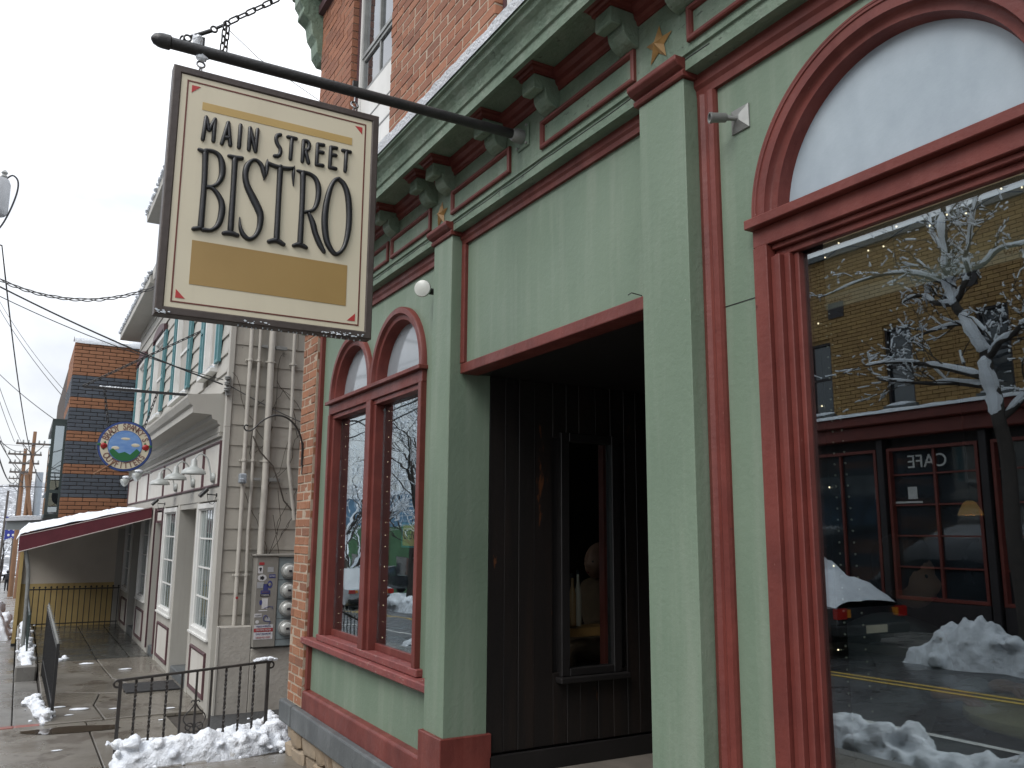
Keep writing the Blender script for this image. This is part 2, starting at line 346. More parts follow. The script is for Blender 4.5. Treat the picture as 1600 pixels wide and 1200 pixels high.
# ------------------------------------------------------------------ mesh helpers
class B:
    """collects faces for one mesh"""
    def __init__(s): s.v = []; s.f = []
    def add(s, vs, fs):
        n = len(s.v); s.v += [tuple(q) for q in vs]; s.f += [tuple(i + n for i in f) for f in fs]; return s
    def box(s, x0, x1, y0, y1, z0, z1):
        x0, x1 = sorted((x0, x1)); y0, y1 = sorted((y0, y1)); z0, z1 = sorted((z0, z1))
        return s.add([(x0, y0, z0), (x1, y0, z0), (x1, y1, z0), (x0, y1, z0), (x0, y0, z1), (x1, y0, z1), (x1, y1, z1), (x0, y1, z1)],
                     [(0, 3, 2, 1), (4, 5, 6, 7), (0, 1, 5, 4), (1, 2, 6, 5), (2, 3, 7, 6), (3, 0, 4, 7)])
    def extrude(s, poly, fn, a, b):
        """poly: 2D outline; fn(p, t) -> 3D point at t = a or b"""
        n = len(poly)
        vs = [fn(p, a) for p in poly] + [fn(p, b) for p in poly]
        fs = [tuple(range(n - 1, -1, -1)), tuple(range(n, 2 * n))]
        fs += [(i, (i + 1) % n, n + (i + 1) % n, n + i) for i in range(n)]
        return s.add(vs, fs)
    def exX(s, poly, x0, x1): return s.extrude(poly, lambda p, t: (t, p[0], p[1]), x0, x1)      # (y,z) outline
    def exY(s, poly, y0, y1): return s.extrude(poly, lambda p, t: (p[0], t, p[1]), y0, y1)      # (x,z) outline
    def exZ(s, poly, z0, z1): return s.extrude(poly, lambda p, t: (p[0], p[1], t), z0, z1)
    def plate(s, outer, holes, y0, y1):
        """flat plate in the XZ plane with holes, front at y1, back at y0"""
        rings = [[Vector((p[0], p[1], 0)) for p in r] for r in [outer] + holes]
        tris = tessellate_polygon(rings)
        flat = [p for r in [outer] + holes for p in r]
        n = len(flat)
        vs = [(p[0], y1, p[1]) for p in flat] + [(p[0], y0, p[1]) for p in flat]
        fs = [tuple(t) for t in tris] + [tuple(i + n for i in t) for t in tris]
        k = 0
        for r in [outer] + holes:
            m = len(r)
            for i in range(m):
                a, b = k + i, k + (i + 1) % m
                fs.append((a, b, b + n, a + n))
            k += m
        return s.add(vs, fs)
    def tube(s, pts, r, n=8, cap=True, ry=None, twist=0.0, closed=False):
        pts = [Vector(p) for p in pts]
        m = len(pts)
        rs = r if isinstance(r, (list, tuple)) else [r] * m
        up = Vector((0, 0, 1))
        vs, fs = [], []
        prev = None
        for i, p in enumerate(pts):
            if closed: d = pts[(i + 1) % m] - pts[(i - 1) % m]
            else: d = pts[min(i + 1, m - 1)] - pts[max(i - 1, 0)]
            d = d.normalized() if d.length > 1e-9 else Vector((0, 0, 1))
            if prev is None:
                a = up if abs(d.z) < 0.95 else Vector((1, 0, 0))
                u = d.cross(a).normalized()
            else:
                u = (prev - d * prev.dot(d))
                u = u.normalized() if u.length > 1e-6 else d.orthogonal().normalized()
            prev = u
            w = d.cross(u)
            for k in range(n):
                t = 2 * math.pi * (k + 0.5) / n + twist * i
                vs.append(p + u * (math.cos(t) * rs[i]) + w * (math.sin(t) * (rs[i] * (ry or 1))))
        for i in range(m if closed else m - 1):
            for k in range(n):
                a, b = i * n + k, i * n + (k + 1) % n
                j = ((i + 1) % m) * n
                fs.append((a, b, j + (k + 1) % n, j + k))
        if cap and not closed:
            fs.append(tuple(range(n - 1, -1, -1))); fs.append(tuple((m - 1) * n + k for k in range(n)))
        return s.add(vs, fs)
    def lathe(s, prof, c, axis=(0, 0, 1), n=16):
        """prof: (radius, distance along axis)"""
        c = Vector(c); a = Vector(axis).normalized()
        u = a.orthogonal().normalized(); w = a.cross(u)
        vs, fs = [], []
        for r, h in prof:
            for k in range(n):
                t = 2 * math.pi * k / n
                vs.append(c + a * h + (u * math.cos(t) + w * math.sin(t)) * r)
        for i in range(len(prof) - 1):
            for k in range(n):
                fs.append((i * n + k, i * n + (k + 1) % n, (i + 1) * n + (k + 1) % n, (i + 1) * n + k))
        fs.append(tuple(range(n - 1, -1, -1))); fs.append(tuple((len(prof) - 1) * n + k for k in range(n)))
        return s.add(vs, fs)
    def ball(s, c, r, seg=10, ring=6, sq=(1, 1, 1), jit=0.0, rnd=None):
        prof = []
        vs, fs = [], []
        for i in range(ring + 1):
            ph = math.pi * i / ring
            for k in range(seg):
                t = 2 * math.pi * k / seg
                q = Vector((math.sin(ph) * math.cos(t), math.sin(ph) * math.sin(t), math.cos(ph)))
                rr = r
                if jit: rr *= 1 + jit * noise.noise(q * 1.7 + Vector(c) * 13.1)
                vs.append((c[0] + q.x * rr * sq[0], c[1] + q.y * rr * sq[1], c[2] + q.z * rr * sq[2]))
        for i in range(ring):
            for k in range(seg):
                fs.append((i * seg + k, (i + 1) * seg + k, (i + 1) * seg + (k + 1) % seg, i * seg + (k + 1) % seg))
        return s.add(vs, fs)
    def sweep(s, path, prof, place, closed=False):
        """path: list of (x, z, inward nx, inward nz); prof: list of (inward distance, y)"""
        m, n = len(path), len(prof)
        vs = [place(p[0] + p[2] * d, y, p[1] + p[3] * d) for p in path for d, y in prof]
        fs = []
        for i in range(m if closed else m - 1):
            j = (i + 1) % m
            for k in range(n - 1):
                fs.append((i * n + k, i * n + k + 1, j * n + k + 1, j * n + k))
        if not closed:
            fs.append(tuple(range(n))); fs.append(tuple((m - 1) * n + k for k in range(n - 1, -1, -1)))
        return s.add(vs, fs)

def parent(o, p):
    if p is None: return o
    o.parent = p
    if p.type == 'EMPTY': o.matrix_parent_inverse = Matrix.Translation(-Vector(p.location))
    return o
def tag(o, label=None, cat=None, group=None, kind=None):
    if label: o['label'] = label
    if cat: o['category'] = cat
    if group: o['group'] = group
    if kind: o['kind'] = kind
    return o
def build(name, b, mat, par=None, smooth=False, bevel=0.0, label=None, cat=None, group=None, kind=None, seg=1):
    me = bpy.data.meshes.new(name)
    me.from_pydata(b.v, [], b.f)
    bm = bmesh.new(); bm.from_mesh(me)
    bmesh.ops.recalc_face_normals(bm, faces=bm.faces)
    bm.to_mesh(me); bm.free()
    if smooth:
        me.polygons.foreach_set('use_smooth', [True] * len(me.polygons))
        try: me.set_sharp_from_angle(angle=rad(45))
        except Exception: pass
    me.materials.append(MAT[mat] if isinstance(mat, str) else mat)
    o = bpy.data.objects.new(name, me)
    COL.objects.link(o)
    if bevel:
        mo = o.modifiers.new('bevel', 'BEVEL'); mo.width = bevel; mo.segments = seg; mo.limit_method = 'ANGLE'; mo.angle_limit = rad(40)
    parent(o, par)
    return tag(o, label, cat, group, kind)
def thing(name, loc, label, cat, group=None):
    o = bpy.data.objects.new(name, None)
    o.empty_display_size = 0.2
    o.location = loc
    COL.objects.link(o)
    return tag(o, label, cat, group)
_pieces = {}
def piece(name, mat, loc, size, par, rot=None, shape=0):
    """a brick / stone / tile: shared bevelled unit block, placed and scaled"""
    key = (mat, shape)
    if key not in _pieces:
        rr = random.Random(shape * 31 + 5)
        bm = bmesh.new()
        bmesh.ops.create_cube(bm, size=1.0)
        bmesh.ops.bevel(bm, geom=list(bm.edges), offset=0.055 if shape < 4 else 0.16, segments=1, affect='EDGES')
        if shape:
            for v in bm.verts: v.co += Vector((rr.uniform(-1, 1), rr.uniform(-1, 1), rr.uniform(-1, 1))) * (0.022 if shape < 4 else 0.07)
        me = bpy.data.meshes.new(name)
        bm.to_mesh(me); bm.free()
        me.materials.append(MAT[mat])
        _pieces[key] = me
    o = bpy.data.objects.new(name, _pieces[key])
    o.location = loc; o.scale = size
    if rot: o.rotation_euler = rot
    COL.objects.link(o)
    parent(o, par)
    return o
def bricks_box(b, c, s):
    e = 0.006
    x, y, z = s[0] / 2, s[1] / 2, s[2] / 2
    b.box(c[0] - x, c[0] + x, c[1] - y, c[1] + y, c[2] - z, c[2] + z)
def text_mesh(txt, size, extrude=0.0, bold=0.0):
    cu = bpy.data.curves.new('t', 'FONT'); cu.body = txt; cu.size = size; cu.extrude = extrude; cu.offset = bold
    cu.align_x = 'CENTER'; cu.align_y = 'CENTER'
    ob = bpy.data.objects.new('t', cu); COL.objects.link(ob)
    dg = bpy.context.evaluated_depsgraph_get(); dg.update()
    me = bpy.data.meshes.new_from_object(ob.evaluated_get(dg))
    bpy.data.objects.remove(ob); bpy.data.curves.remove(cu)
    return me
def lettering(name, txt, size, mat, origin, ux, uy, par, extrude=0.001, squash=1.0, bold=0.0):
    """flat lettering, ux = reading direction, uy = up"""
    me = text_mesh(txt, size, extrude, bold)
    ux, uy = Vector(ux).normalized(), Vector(uy).normalized()
    uz = ux.cross(uy); o3 = Vector(origin)
    for v in me.vertices:
        c = v.co.copy(); v.co = o3 + ux * (c.x * squash) + uy * c.y + uz * c.z
    me.materials.clear(); me.materials.append(MAT[mat])
    o = bpy.data.objects.new(name, me); COL.objects.link(o)
    parent(o, par)
    return o
def arc(c, r, a0, a1, n):
    return [(c[0] + r * math.cos(rad(a0 + (a1 - a0) * i / n)), c[1] + r * math.sin(rad(a0 + (a1 - a0) * i / n))) for i in range(n + 1)]
XZY = lambda x, y, z: (x, y, z)
def arch_path(cx, cz, r, n=32, a0=0, a1=180):
    return [(cx + r * math.cos(rad(a0 + (a1 - a0) * i / n)), cz + r * math.sin(rad(a0 + (a1 - a0) * i / n)),
             -math.cos(rad(a0 + (a1 - a0) * i / n)), -math.sin(rad(a0 + (a1 - a0) * i / n))) for i in range(n + 1)]
def rect_path(x0, x1, z0, z1):
    return [(x0, z0, 1, 1), (x1, z0, -1, 1), (x1, z1, -1, -1), (x0, z1, 1, -1)]

# ------------------------------------------------------------------ terrain profile
def gz(x):
    P = [(-60, 0.3), (0, 0.0), (7, -0.13), (9.2, -0.18), (13, -0.30), (18, -0.47), (40, -1.6), (90, -4.0), (140, -5.2), (3000, -5.4)]
    for (a, za), (b, zb) in zip(P, P[1:]):
        if x <= b: return za + (zb - za) * (x - a) / (b - a)
    return P[-1][1]
XS = [-60, -20, -5, 0, 2, 4, 7, 9.2, 11, 13, 15.5, 18, 22, 26, 32, 40, 52, 64, 78, 90, 115, 140, 400, 3000]
def sheet(name, y0, y1, dz, mat, x0=-60, x1=3000, kind='structure', thick=None, **kw):
    xs = [x0] + [x for x in XS if x0 < x < x1] + [x1]
    b = B()
    vs = []
    for x in xs:
        vs += [(x, y0, gz(x) + dz), (x, y1, gz(x) + dz)]
    if thick:
        for x in xs: vs += [(x, y0, gz(x) + dz - thick), (x, y1, gz(x) + dz - thick)]
    m = len(xs)
    fs = [(2 * i, 2 * i + 2, 2 * i + 3, 2 * i + 1) for i in range(m - 1)]
    if thick:
        o = 2 * m
        fs += [(2 * i, 2 * i + 2, o + 2 * i + 2, o + 2 * i) for i in range(m - 1)] + [(2 * i + 1, 2 * i + 3, o + 2 * i + 3, o + 2 * i + 1) for i in range(m - 1)]
        fs += [(0, 1, o + 1, o), (2 * m - 2, 2 * m - 1, o + 2 * m - 1, o + 2 * m - 2)]
    b.add(vs, fs)
    return build(name, b, mat, kind=kind, **kw)
sheet('ground', -900, 1200, -0.35, 'old_snow')
sheet('road', 3.75, 10.2, -0.135, 'asphalt', -60, 140)
sheet('kerb', 3.6, 3.75, 0.0, 'concrete_side', -60, 140, thick=0.3)
sheet('kerb', 10.2, 10.35, 0.0, 'concrete_side', -60, 140, thick=0.3)
sheet('pavement', 10.35, 12.9, -0.01, 'concrete_side', -60, 140)
sheet('centre_line', 7.60, 7.70, -0.130, 'road_yellow', -40, 120)
sheet('centre_line', 7.82, 7.92, -0.130, 'road_yellow', -40, 120)
sheet('edge_line', 5.35, 5.45, -0.130, 'road_white', -40, 120)
# near pavement: a bed with separate concrete slabs on it
pav = sheet('pavement', -0.3, 3.6, -0.03, 'dirt', -60, 140)
def slab(x0, x1, y0, y1, mat='concrete', z0=None, z1=None):
    b = B(); g = 0.006
    z0 = gz(x0) if z0 is None else z0; z1 = gz(x1) if z1 is None else z1
    x0 += g; x1 -= g; y0 += g; y1 -= g
    b.add([(x0, y0, z0 - .05), (x1, y0, z1 - .05), (x1, y1, z1 - .05), (x0, y1, z0 - .05), (x0, y0, z0), (x1, y0, z1), (x1, y1, z1), (x0, y1, z0)],
          [(0, 3, 2, 1), (4, 5, 6, 7), (0, 1, 5, 4), (1, 2, 6, 5), (2, 3, 7, 6), (3, 0, 4, 7)])
    return build('slab', b, mat, pav, bevel=0.006)
for x0, x1 in ((-6, -4), (-4, -2), (-2, 0), (0, 1.8), (1.8, 3.6), (3.6, 5.4), (5.4, 7.0), (7.0, 9.2)):
    for y0, y1 in ((-0.2, 1.32), (1.32, 2.5), (2.5, 3.6)):
        if x1 > 5 and y0 < 0 and x0 >= 7: y0 = 0.62
        slab(x0, x1, y0, y1)
for x0, x1 in ((9.32, 11.0), (11.0, 12.7), (12.7, 14.6), (14.6, 16.4), (16.4, 18.4), (18.4, 21), (21, 24), (24, 28), (28, 33), (33, 40), (40, 52), (52, 64), (64, 78), (78, 90), (90, 115)):
    slab(x0, x1, 1.92, 3.6, 'concrete_side')
for x0, x1 in ((9.2, 10.4), (10.4, 11.5), (11.5, 12.6)): slab(x0, x1, 1.665, 1.92, 'concrete_side')
for i in range(9):                                            # strip of red pavers across the pavement
    piece('paver', 'red_paver', (9.26, 1.80 + i * 0.205, gz(9.26) - 0.02), (0.10, 0.2, 0.05), pav, shape=1)
# level apron and slate porch in front of the grey building
apr = build('path', B().box(9.2, 13.3, 0.0, 1.66, -0.45, -0.2), 'dirt', kind='structure')
def aslab(pts):
    b = B(); b.exZ(pts, -0.21, -0.168)
    return build('slab', b, 'concrete', apr, bevel=0.006)
aslab([(9.2, 0.25), (11.1, 0.25), (11.05, 0.75), (10.55, 0.86), (10.6, 1.1), (9.95, 1.2), (9.2, 1.16)])
aslab([(9.2, 1.175), (9.95, 1.215), (10.62, 1.112), (11.0, 1.66), (9.2, 1.66)])
aslab([(11.115, 0.25), (13.3, 0.25), (13.3, 0.95), (11.6, 0.9), (11.065, 0.76)])
aslab([(10.57, 0.87), (11.06, 0.775), (11.6, 0.915), (13.3, 0.965), (13.3, 1.66), (11.015, 1.66), (10.62, 1.1)])
por = build('porch', B().box(13.3, 18.0, -0.2, 1.92, -0.9, -0.19), 'dirt', kind='structure')
rr = random.Random(3)
y = 0.28
while y < 1.62:
    h = rr.choice((0.26, 0.34, 0.42)); x = 13.32 + rr.uniform(0, .15)
    h = min(h, 1.66 - y)
    xx = 13.3
    while xx < 17.98:
        w = min(rr.choice((0.45, 0.6, 0.75, 0.9)), 18.0 - xx)
        piece('slate', 'slate_tile', (xx + w / 2, y + h / 2, -0.178), (w - .012, h - .012, 0.03), por, shape=0)
        xx += w
    y += h
build('porch_kerb', B().box(12.6, 18.0, 1.68, 1.92, -0.8, -0.1), 'concrete_side', bevel=0.02, label='low concrete kerb along the street edge of the slate porch', cat='kerb')
pp = []
for k in range(40):
    a = 2 * math.pi * k / 40; q = 1 + .30 * noise.noise(Vector((math.cos(a) * 1.7, math.sin(a) * 1.7, 4))) + .12 * noise.noise(Vector((math.cos(a) * 6, math.sin(a) * 6, 2)))
    u, w = .16 * q * math.cos(a), .42 * q * math.sin(a)
    pp.append((8.84 + u + w * .18, 1.46 + w))
build('puddle', B().add([(x, y, gz(x) + .004) for x, y in pp], [tuple(range(40))]), 'wet', kind='structure')

# ================================================================== the bistro building
bis = thing('bistro_building', (4.0, -3.0, 0.0), 'brick building with green and red painted shopfront and arched windows', 'building')
SPR_L, RL = 2.57, 0.445
C1, C2 = 4.975, 5.865
SPR_R, RR, CR = 2.60, 0.505, 1.39
# --- panelled wall faces
hole = [(C1 - .42, .80), (C1 - .42, SPR_L)] + [p for p in arc((C1, SPR_L), .42, 180, 2, 20)] + [p for p in arc((C2, SPR_L), .42, 178, 0, 20)] + [(C2 + .42, .80)]
build('wall_panel', B().plate([(4.2, .25), (6.62, .25), (6.62, 3.26), (4.2, 3.26)], [hole], -0.10, 0.0), 'green', bis)
hole = [(CR - .48, .60), (CR - .48, SPR_R)] + arc((CR, SPR_R), .48, 180, 0, 28) + [(CR + .48, .60)]
build('wall_panel', B().plate([(.55, .0), (2.2, .0), (2.2, 3.26), (.55, 3.26)], [hole], -0.10, 0.0), 'green', bis)
build('wall_panel', B().box(-3.0, .45, -0.1, 0.0, -.2, 3.26), 'green', bis)
build('header_panel', B().box(2.35, 4.06, -0.09, 0.0, 2.44, 3.26), 'green', bis)
build('nail', B().tube([(2.50, .0, 2.502), (2.50, .05, 2.506), (2.515, .055, 2.50)], .0022, 5), 'iron', bis)
build('wall_joint', B().box(1.896, 2.06, -0.01, 0.0015, 2.352, 2.355), 'black_wood', bis)
# --- pilasters, bases, capitals
for x0, x1 in ((4.05, 4.285), (2.14, 2.395), (.38, .63)):
    build('pilaster', B().box(x0, x1, -0.17, 0.08, .56, 3.215), 'green', bis, bevel=0.003)
    build('pilaster_base', B().box(x0 - .02, x1 + .02, -0.19, 0.102, -.25, .575), 'red', bis, bevel=0.004)
    build('capital_neck', B().box(x0 + .012, x1 - .012, -0.05, 0.07, 3.21, 3.245), 'green_old', bis)
    prof = [(0.0, 3.215), (.092, 3.215), (.098, 3.232), (.088, 3.243), (.112, 3.252), (.128, 3.268), (.128, 3.288), (0.0, 3.288)]
    build('capital', B().exX(prof, x0 - .014, x1 + .014), 'red', bis, bevel=0.003)
# --- flat red trims
def trim(name, x0, x1, z0, z1, y1=.022, y0=-.005, m='red'):
    b = B().box(x0, x1, y0, y1, z0, z1)
    return build(name, b, m, bis, bevel=0.005, seg=2)
trim('header_trim', 2.37, 4.045, 2.437, 2.492, .02, -.092)
trim('side_trim', 4.005, 4.047, 2.493, 3.165)
def rail(x0, x1, z0, z1, ymax):
    h = z1 - z0
    prof = [(-.005, z0), (ymax * .55, z0), (ymax * .65, z0 + h * .3), (ymax, z0 + h * .45), (ymax, z0 + h * .75), (ymax * .8, z0 + h * .8), (ymax * .8, z1), (-.005, z1)]
    return build('top_trim', B().exX(prof, x0, x1), 'red', bis)
rail(2.395, 4.05, 3.166, 3.236, .03)
rail(4.285, 6.6, 3.150, 3.236, .03)
rail(.63, 2.14, 3.150, 3.236, .03)
prof = [(2.052, -.004), (2.138, -.004), (2.138, .018), (2.112, .030), (2.10, .018), (2.086, .018), (2.076, .026), (2.056, .022), (2.052, .010)]
build('side_trim', B().exZ(prof, -.1, 3.15), 'red', bis)
build('side_trim', B().exZ([(2 * CR - a, c) for a, c in prof], -.1, 3.15), 'red', bis)
trim('corner_trim', 6.555, 6.6, .41, 3.15, .035)
build('base_board', B().exX([(-.02, .27), (.05, .27), (.05, .392), (.038, .405), (-.02, .415)], 4.3, 6.60), 'red', bis, bevel=0.004)
build('base_board', B().exX([(-.02, -.1), (.05, -.1), (.05, .392), (.038, .405), (-.02, .415)], .65, 2.12), 'red', bis, bevel=0.004)
# --- stone ledge and rubble footing
build('stone_ledge', B().box(4.31, 6.72, -0.2, .095, .11, .272), 'slate_stone', bis, bevel=0.012, seg=2)
build('stone_ledge', B().box(6.73, 7.06, -0.2, .098, .115, .276), 'slate_stone', bis, bevel=0.012, seg=2)
build('footing', B().box(4.0, 7.02, -0.3, .0, -.4, .11), 'dirt', bis)
rr = random.Random(11)
for z0, z1 in ((-.28, -.15), (-.148, -.03), (-.028, .108)):
    x = 4.3
    while x < 7.0:
        w = min(rr.uniform(.12, .34), 7.02 - x)
        if w > .05:
            piece('stone', 'rubble', (x + w / 2, rr.uniform(-.035, .01), (z0 + z1) / 2), (w - .015, .13, z1 - z0 - .012 * rr.random()), bis, (0, rr.uniform(-.06, .06), 0), 4 + rr.randrange(3))
        x += w
build('plinth', B().box(-3, 2.12, -.2, .045, -.4, -.1), 'slate_stone', bis)
# --- frieze, brackets, cornice
FR = B().box(-3.0, 7.0, -0.05, .08, 3.236, 3.64)
build('frieze', FR, 'green_old', bis)
build('frieze_bead', B().exX([(.08, 3.287), (.09, 3.29), (.09, 3.298), (.08, 3.303)], -3, 7.0), 'green_old', bis)
build('frieze_crack', B().tube([(x / 10, .0812, 3.275 + .009 * noise.noise(Vector((x * .7, 0, 0)))) for x in range(20, 66)], .0016, 4), 'black_wood', bis)
BR = [6.78, 6.24, 5.68, 5.47, 4.888, 4.305, 4.077, 3.487, 3.005, 2.437, 2.10, 1.53, 1.05, .62, .36, -.2, -.8]
bp = [(.078, 3.602), (.215, 3.602), (.217, 3.54), (.212, 3.533), (.168, 3.533), (.166, 3.548), (.158, 3.548)] + \
     [(.08 + .076 * math.cos(rad(a)), 3.532 - .066 * math.sin(rad(a))) for a in range(0, 91, 15)]
for x in BR:
    o = build('bracket', B().exX(bp, x - .052, x + .052), 'green_old', bis, bevel=0.003)
    b = B()
    lv = [(.0, .008), (.012, .010), (.020, .018), (.030, .022), (.035, .034)]
    for (h0, e0), (h1, e1) in zip(lv, lv[1:]):
        b.add([(x - .052 - e0, .07, 3.602 + h0), (x + .052 + e0, .07, 3.602 + h0), (x + .052 + e0, .217 + e0, 3.602 + h0), (x - .052 - e0, .217 + e0, 3.602 + h0),
               (x - .052 - e1, .07, 3.602 + h1), (x + .052 + e1, .07, 3.602 + h1), (x + .052 + e1, .217 + e1, 3.602 + h1), (x - .052 - e1, .217 + e1, 3.602 + h1)],
              [(1, 2, 6, 5), (2, 3, 7, 6), (3, 0, 4, 7), (0, 3, 2, 1)])
    build('bracket_crown', b, 'red', o)
build('crown_trim', B().exX([(.07, 3.553), (.088, 3.553), (.092, 3.570), (.102, 3.578), (.106, 3.600), (.125, 3.612), (.132, 3.636), (.07, 3.636)], -3, 7.0), 'red', bis)
for x0, x1 in ((5.70, 6.5), (5.0, 5.40), (4.33, 4.95), (3.39, 4.05), (2.405, 3.104), (1.45, 2.10), (.7, 1.4)):
    b = B().sweep(rect_path(x0, x1, 3.33, 3.466), [(0, .078), (0, .094), (.006, .098), (.016, .098), (.022, .088), (.024, .078)], XZY, closed=True)
    build('frieze_moulding', b, 'red', bis)
cor = [(.04, 3.64), (.285, 3.64), (.287, 3.594), (.312, 3.590), (.316, 3.634), (.326, 3.640), (.330, 3.652), (.322, 3.660), (.330, 3.682), (.346, 3.704), (.368, 3.722), (.376, 3.742), (.392, 3.748), (.392, 3.770), (0, 3.81)]
build('cornice', B().exX(cor, -3, 7.06), 'green_old', bis)
def star(x, z, r, name='star'):
    b = B()
    tips = []
    for k in range(10):
        a = rad(90 + 36 * k + 4); q = r if k % 2 == 0 else r * .42
        tips.append((x + q * math.cos(a), .083, z + q * math.sin(a)))
    vs = tips + [(x, .108, z), (x, .082, z)]
    b.add(vs, [(k, (k + 1) % 10, 10) for k in range(10)] + [((k + 1) % 10, k, 11) for k in range(10)])
    build(name, b, 'gold_star', bis)
star(2.265, 3.41, .078); star(4.188, 3.378, .078); star(.5, 3.41, .078)
# --- double arched window of the left bay
b = B()
AP = [(0, -.01), (0, .030), (.006, .036), (.040, .036), (.046, .026), (.052, .014), (.078, .010), (.084, -.004), (.090, -.03), (.098, -.06)]
for c in (C1, C2): b.sweep(arch_path(c, SPR_L, RL), AP, XZY)
wf = build('window', b, 'red', bis, smooth=True, label='pair of arched red framed windows beside the brick pier')
b = B().box(C1 - RL - .015, C2 + RL + .015, -.03, .060, SPR_L - .026, SPR_L)
b.box(C1 - RL, C2 + RL, -.05, .030, SPR_L - .100, SPR_L - .027)
b.box(C1 - RL + .05, C2 + RL - .05, -.05, .014, SPR_L - .135, SPR_L - .101)
ZB, ZT = .842, SPR_L - .136
for x0, x1, y in ((C1 - RL, C1 - RL + .045, .036), (C1 - RL + .0455, C1 - RL + .085, .012), (C2 + RL - .045, C2 + RL, .036), (C2 + RL - .085, C2 + RL - .0455, .012), (5.42 - .045, 5.42 + .045, .036), (5.42 - .085, 5.42 - .0455, .012), (5.42 + .0455, 5.42 + .085, .012)):
    b.box(x0, x1, -.06, y, ZB, ZT if y < .03 else SPR_L - .1005)
for x0, x1 in ((C1 - RL + .086, 5.42 - .086), (5.42 + .086, C2 + RL - .086)):
    b.box(x0, x1, -.075, -.035, ZB, ZB + .045)
build('frame', b, 'red', wf, bevel=0.003)
build('sill', B().exX([(-.07, .80), (.072, .795), (.075, .788), (.075, .752), (.06, .745), (-.02, .745)], 4.286, 6.63).box(C1 - RL - .04, C2 + RL + .04, -.06, .04, .8, .842), 'red_sill', wf, bevel=0.004)
for x0, x1 in ((C1 - RL + .086, 5.42 - .086), (5.42 + .086, C2 + RL - .086)):
    build('pane', B().box(x0, x1, -.052, -.046, ZB + .04, ZT), 'wavy_glass', wf)
    build('liner', B().box(x1 - .02, x1, -.16, -.054, ZB, ZT), 'black_wood', wf)
for c in (C1, C2):
    build('fanlight', B().exY(arc((c, SPR_L), RL - .09, 0, 180, 24), -.062, -.055), 'frosted_old', wf)
# --- big arched window of the right bay
b = B().sweep(arch_path(CR, SPR_R, RR, 48), [(0, -.01), (0, .024), (.005, .030), (.012, .030), (.014, .027), (.018, .034), (.026, .034), (.028, .030), (.060, .030), (.064, .010), (.070, .006), (.092, .004), (.096, -.02), (.102, -.045)], XZY)
bw = build('window', b, 'red', bis, smooth=True, label='large arched red framed window at the right')
ZB2, ZT2 = .62, SPR_R - .135
b = B().box(CR - RR - .01, CR + RR + .01, -.02, .052, SPR_R - .032, SPR_R)
b.box(CR - RR + .0, CR + RR, -.03, .024, SPR_R - .094, SPR_R - .033)
b.box(CR - RR + .065, CR + RR - .065, -.03, .008, SPR_R - .112, SPR_R - .095)
b.box(CR - RR + .065, CR + RR - .065, -.03, -.008, SPR_R - .135, SPR_R - .1125)
for s in (1, -1):
    for a0, a1, yy, zt in ((0, .012, .026, SPR_R - .0945), (.0125, .062, .031, SPR_R - .0945), (.0625, .085, .014, SPR_R - .1355), (.0855, .105, .022, SPR_R - .1355), (.1055, .128, .002, SPR_R - .1355), (.1285, .146, -.018, SPR_R - .1355)):
        xa, xb = CR + s * (RR - a0), CR + s * (RR - a1)
        b.box(xa, xb, -.05, yy, ZB2, zt)
b.box(CR - RR + .1, CR + RR - .1, -.05, -.01, ZB2, ZB2 + .05)
build('frame', b, 'red', bw, bevel=0.0025)
build('sill', B().exX([(-.07, .62), (.072, .615), (.075, .57), (-.02, .565)], CR - RR - .06, CR + RR + .06), 'red_sill', bw, bevel=0.004)
build('pane', B().box(CR - RR + .14, CR + RR - .14, -.046, -.040, ZB2 + .03, ZT2 + .002), 'big_glass', bw)
for s in (1, -1):
    build('liner', B().box(CR + s * (RR - .146), CR + s * (RR - .125), -.14, -.051, ZB2, ZT2), 'black_wood', bw)
build('fanlight', B().exY(arc((CR, SPR_R), RR - .095, 0, 180, 40), -.046, -.040), 'frosted', bw)
# --- entry recess
EX0, EX1, EY = 2.39, 4.06, -2.2
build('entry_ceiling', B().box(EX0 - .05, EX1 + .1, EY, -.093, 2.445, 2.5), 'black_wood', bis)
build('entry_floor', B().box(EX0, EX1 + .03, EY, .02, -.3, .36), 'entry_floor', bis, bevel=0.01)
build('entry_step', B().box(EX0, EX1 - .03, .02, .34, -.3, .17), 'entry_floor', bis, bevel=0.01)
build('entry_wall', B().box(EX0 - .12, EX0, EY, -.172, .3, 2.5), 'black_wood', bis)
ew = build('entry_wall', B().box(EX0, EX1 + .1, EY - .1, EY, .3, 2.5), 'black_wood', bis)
dr = build('door', B().box(2.75, 3.65, EY, EY + .03, .37, 2.36), 'dark_wood', bis, bevel=0.004)
build('door_panel', B().box(2.9, 3.5, EY + .03, EY + .038, .5, 1.1).box(2.9, 3.5, EY + .03, EY + .038, 1.25, 2.2), 'black_wood', dr, bevel=0.004)
build('door_handle', B().tube([(2.83, EY + .03, 1.35), (2.83, EY + .08, 1.35), (2.83, EY + .08, 1.5), (2.83, EY + .03, 1.5)], .009, 8), 'steel', dr)
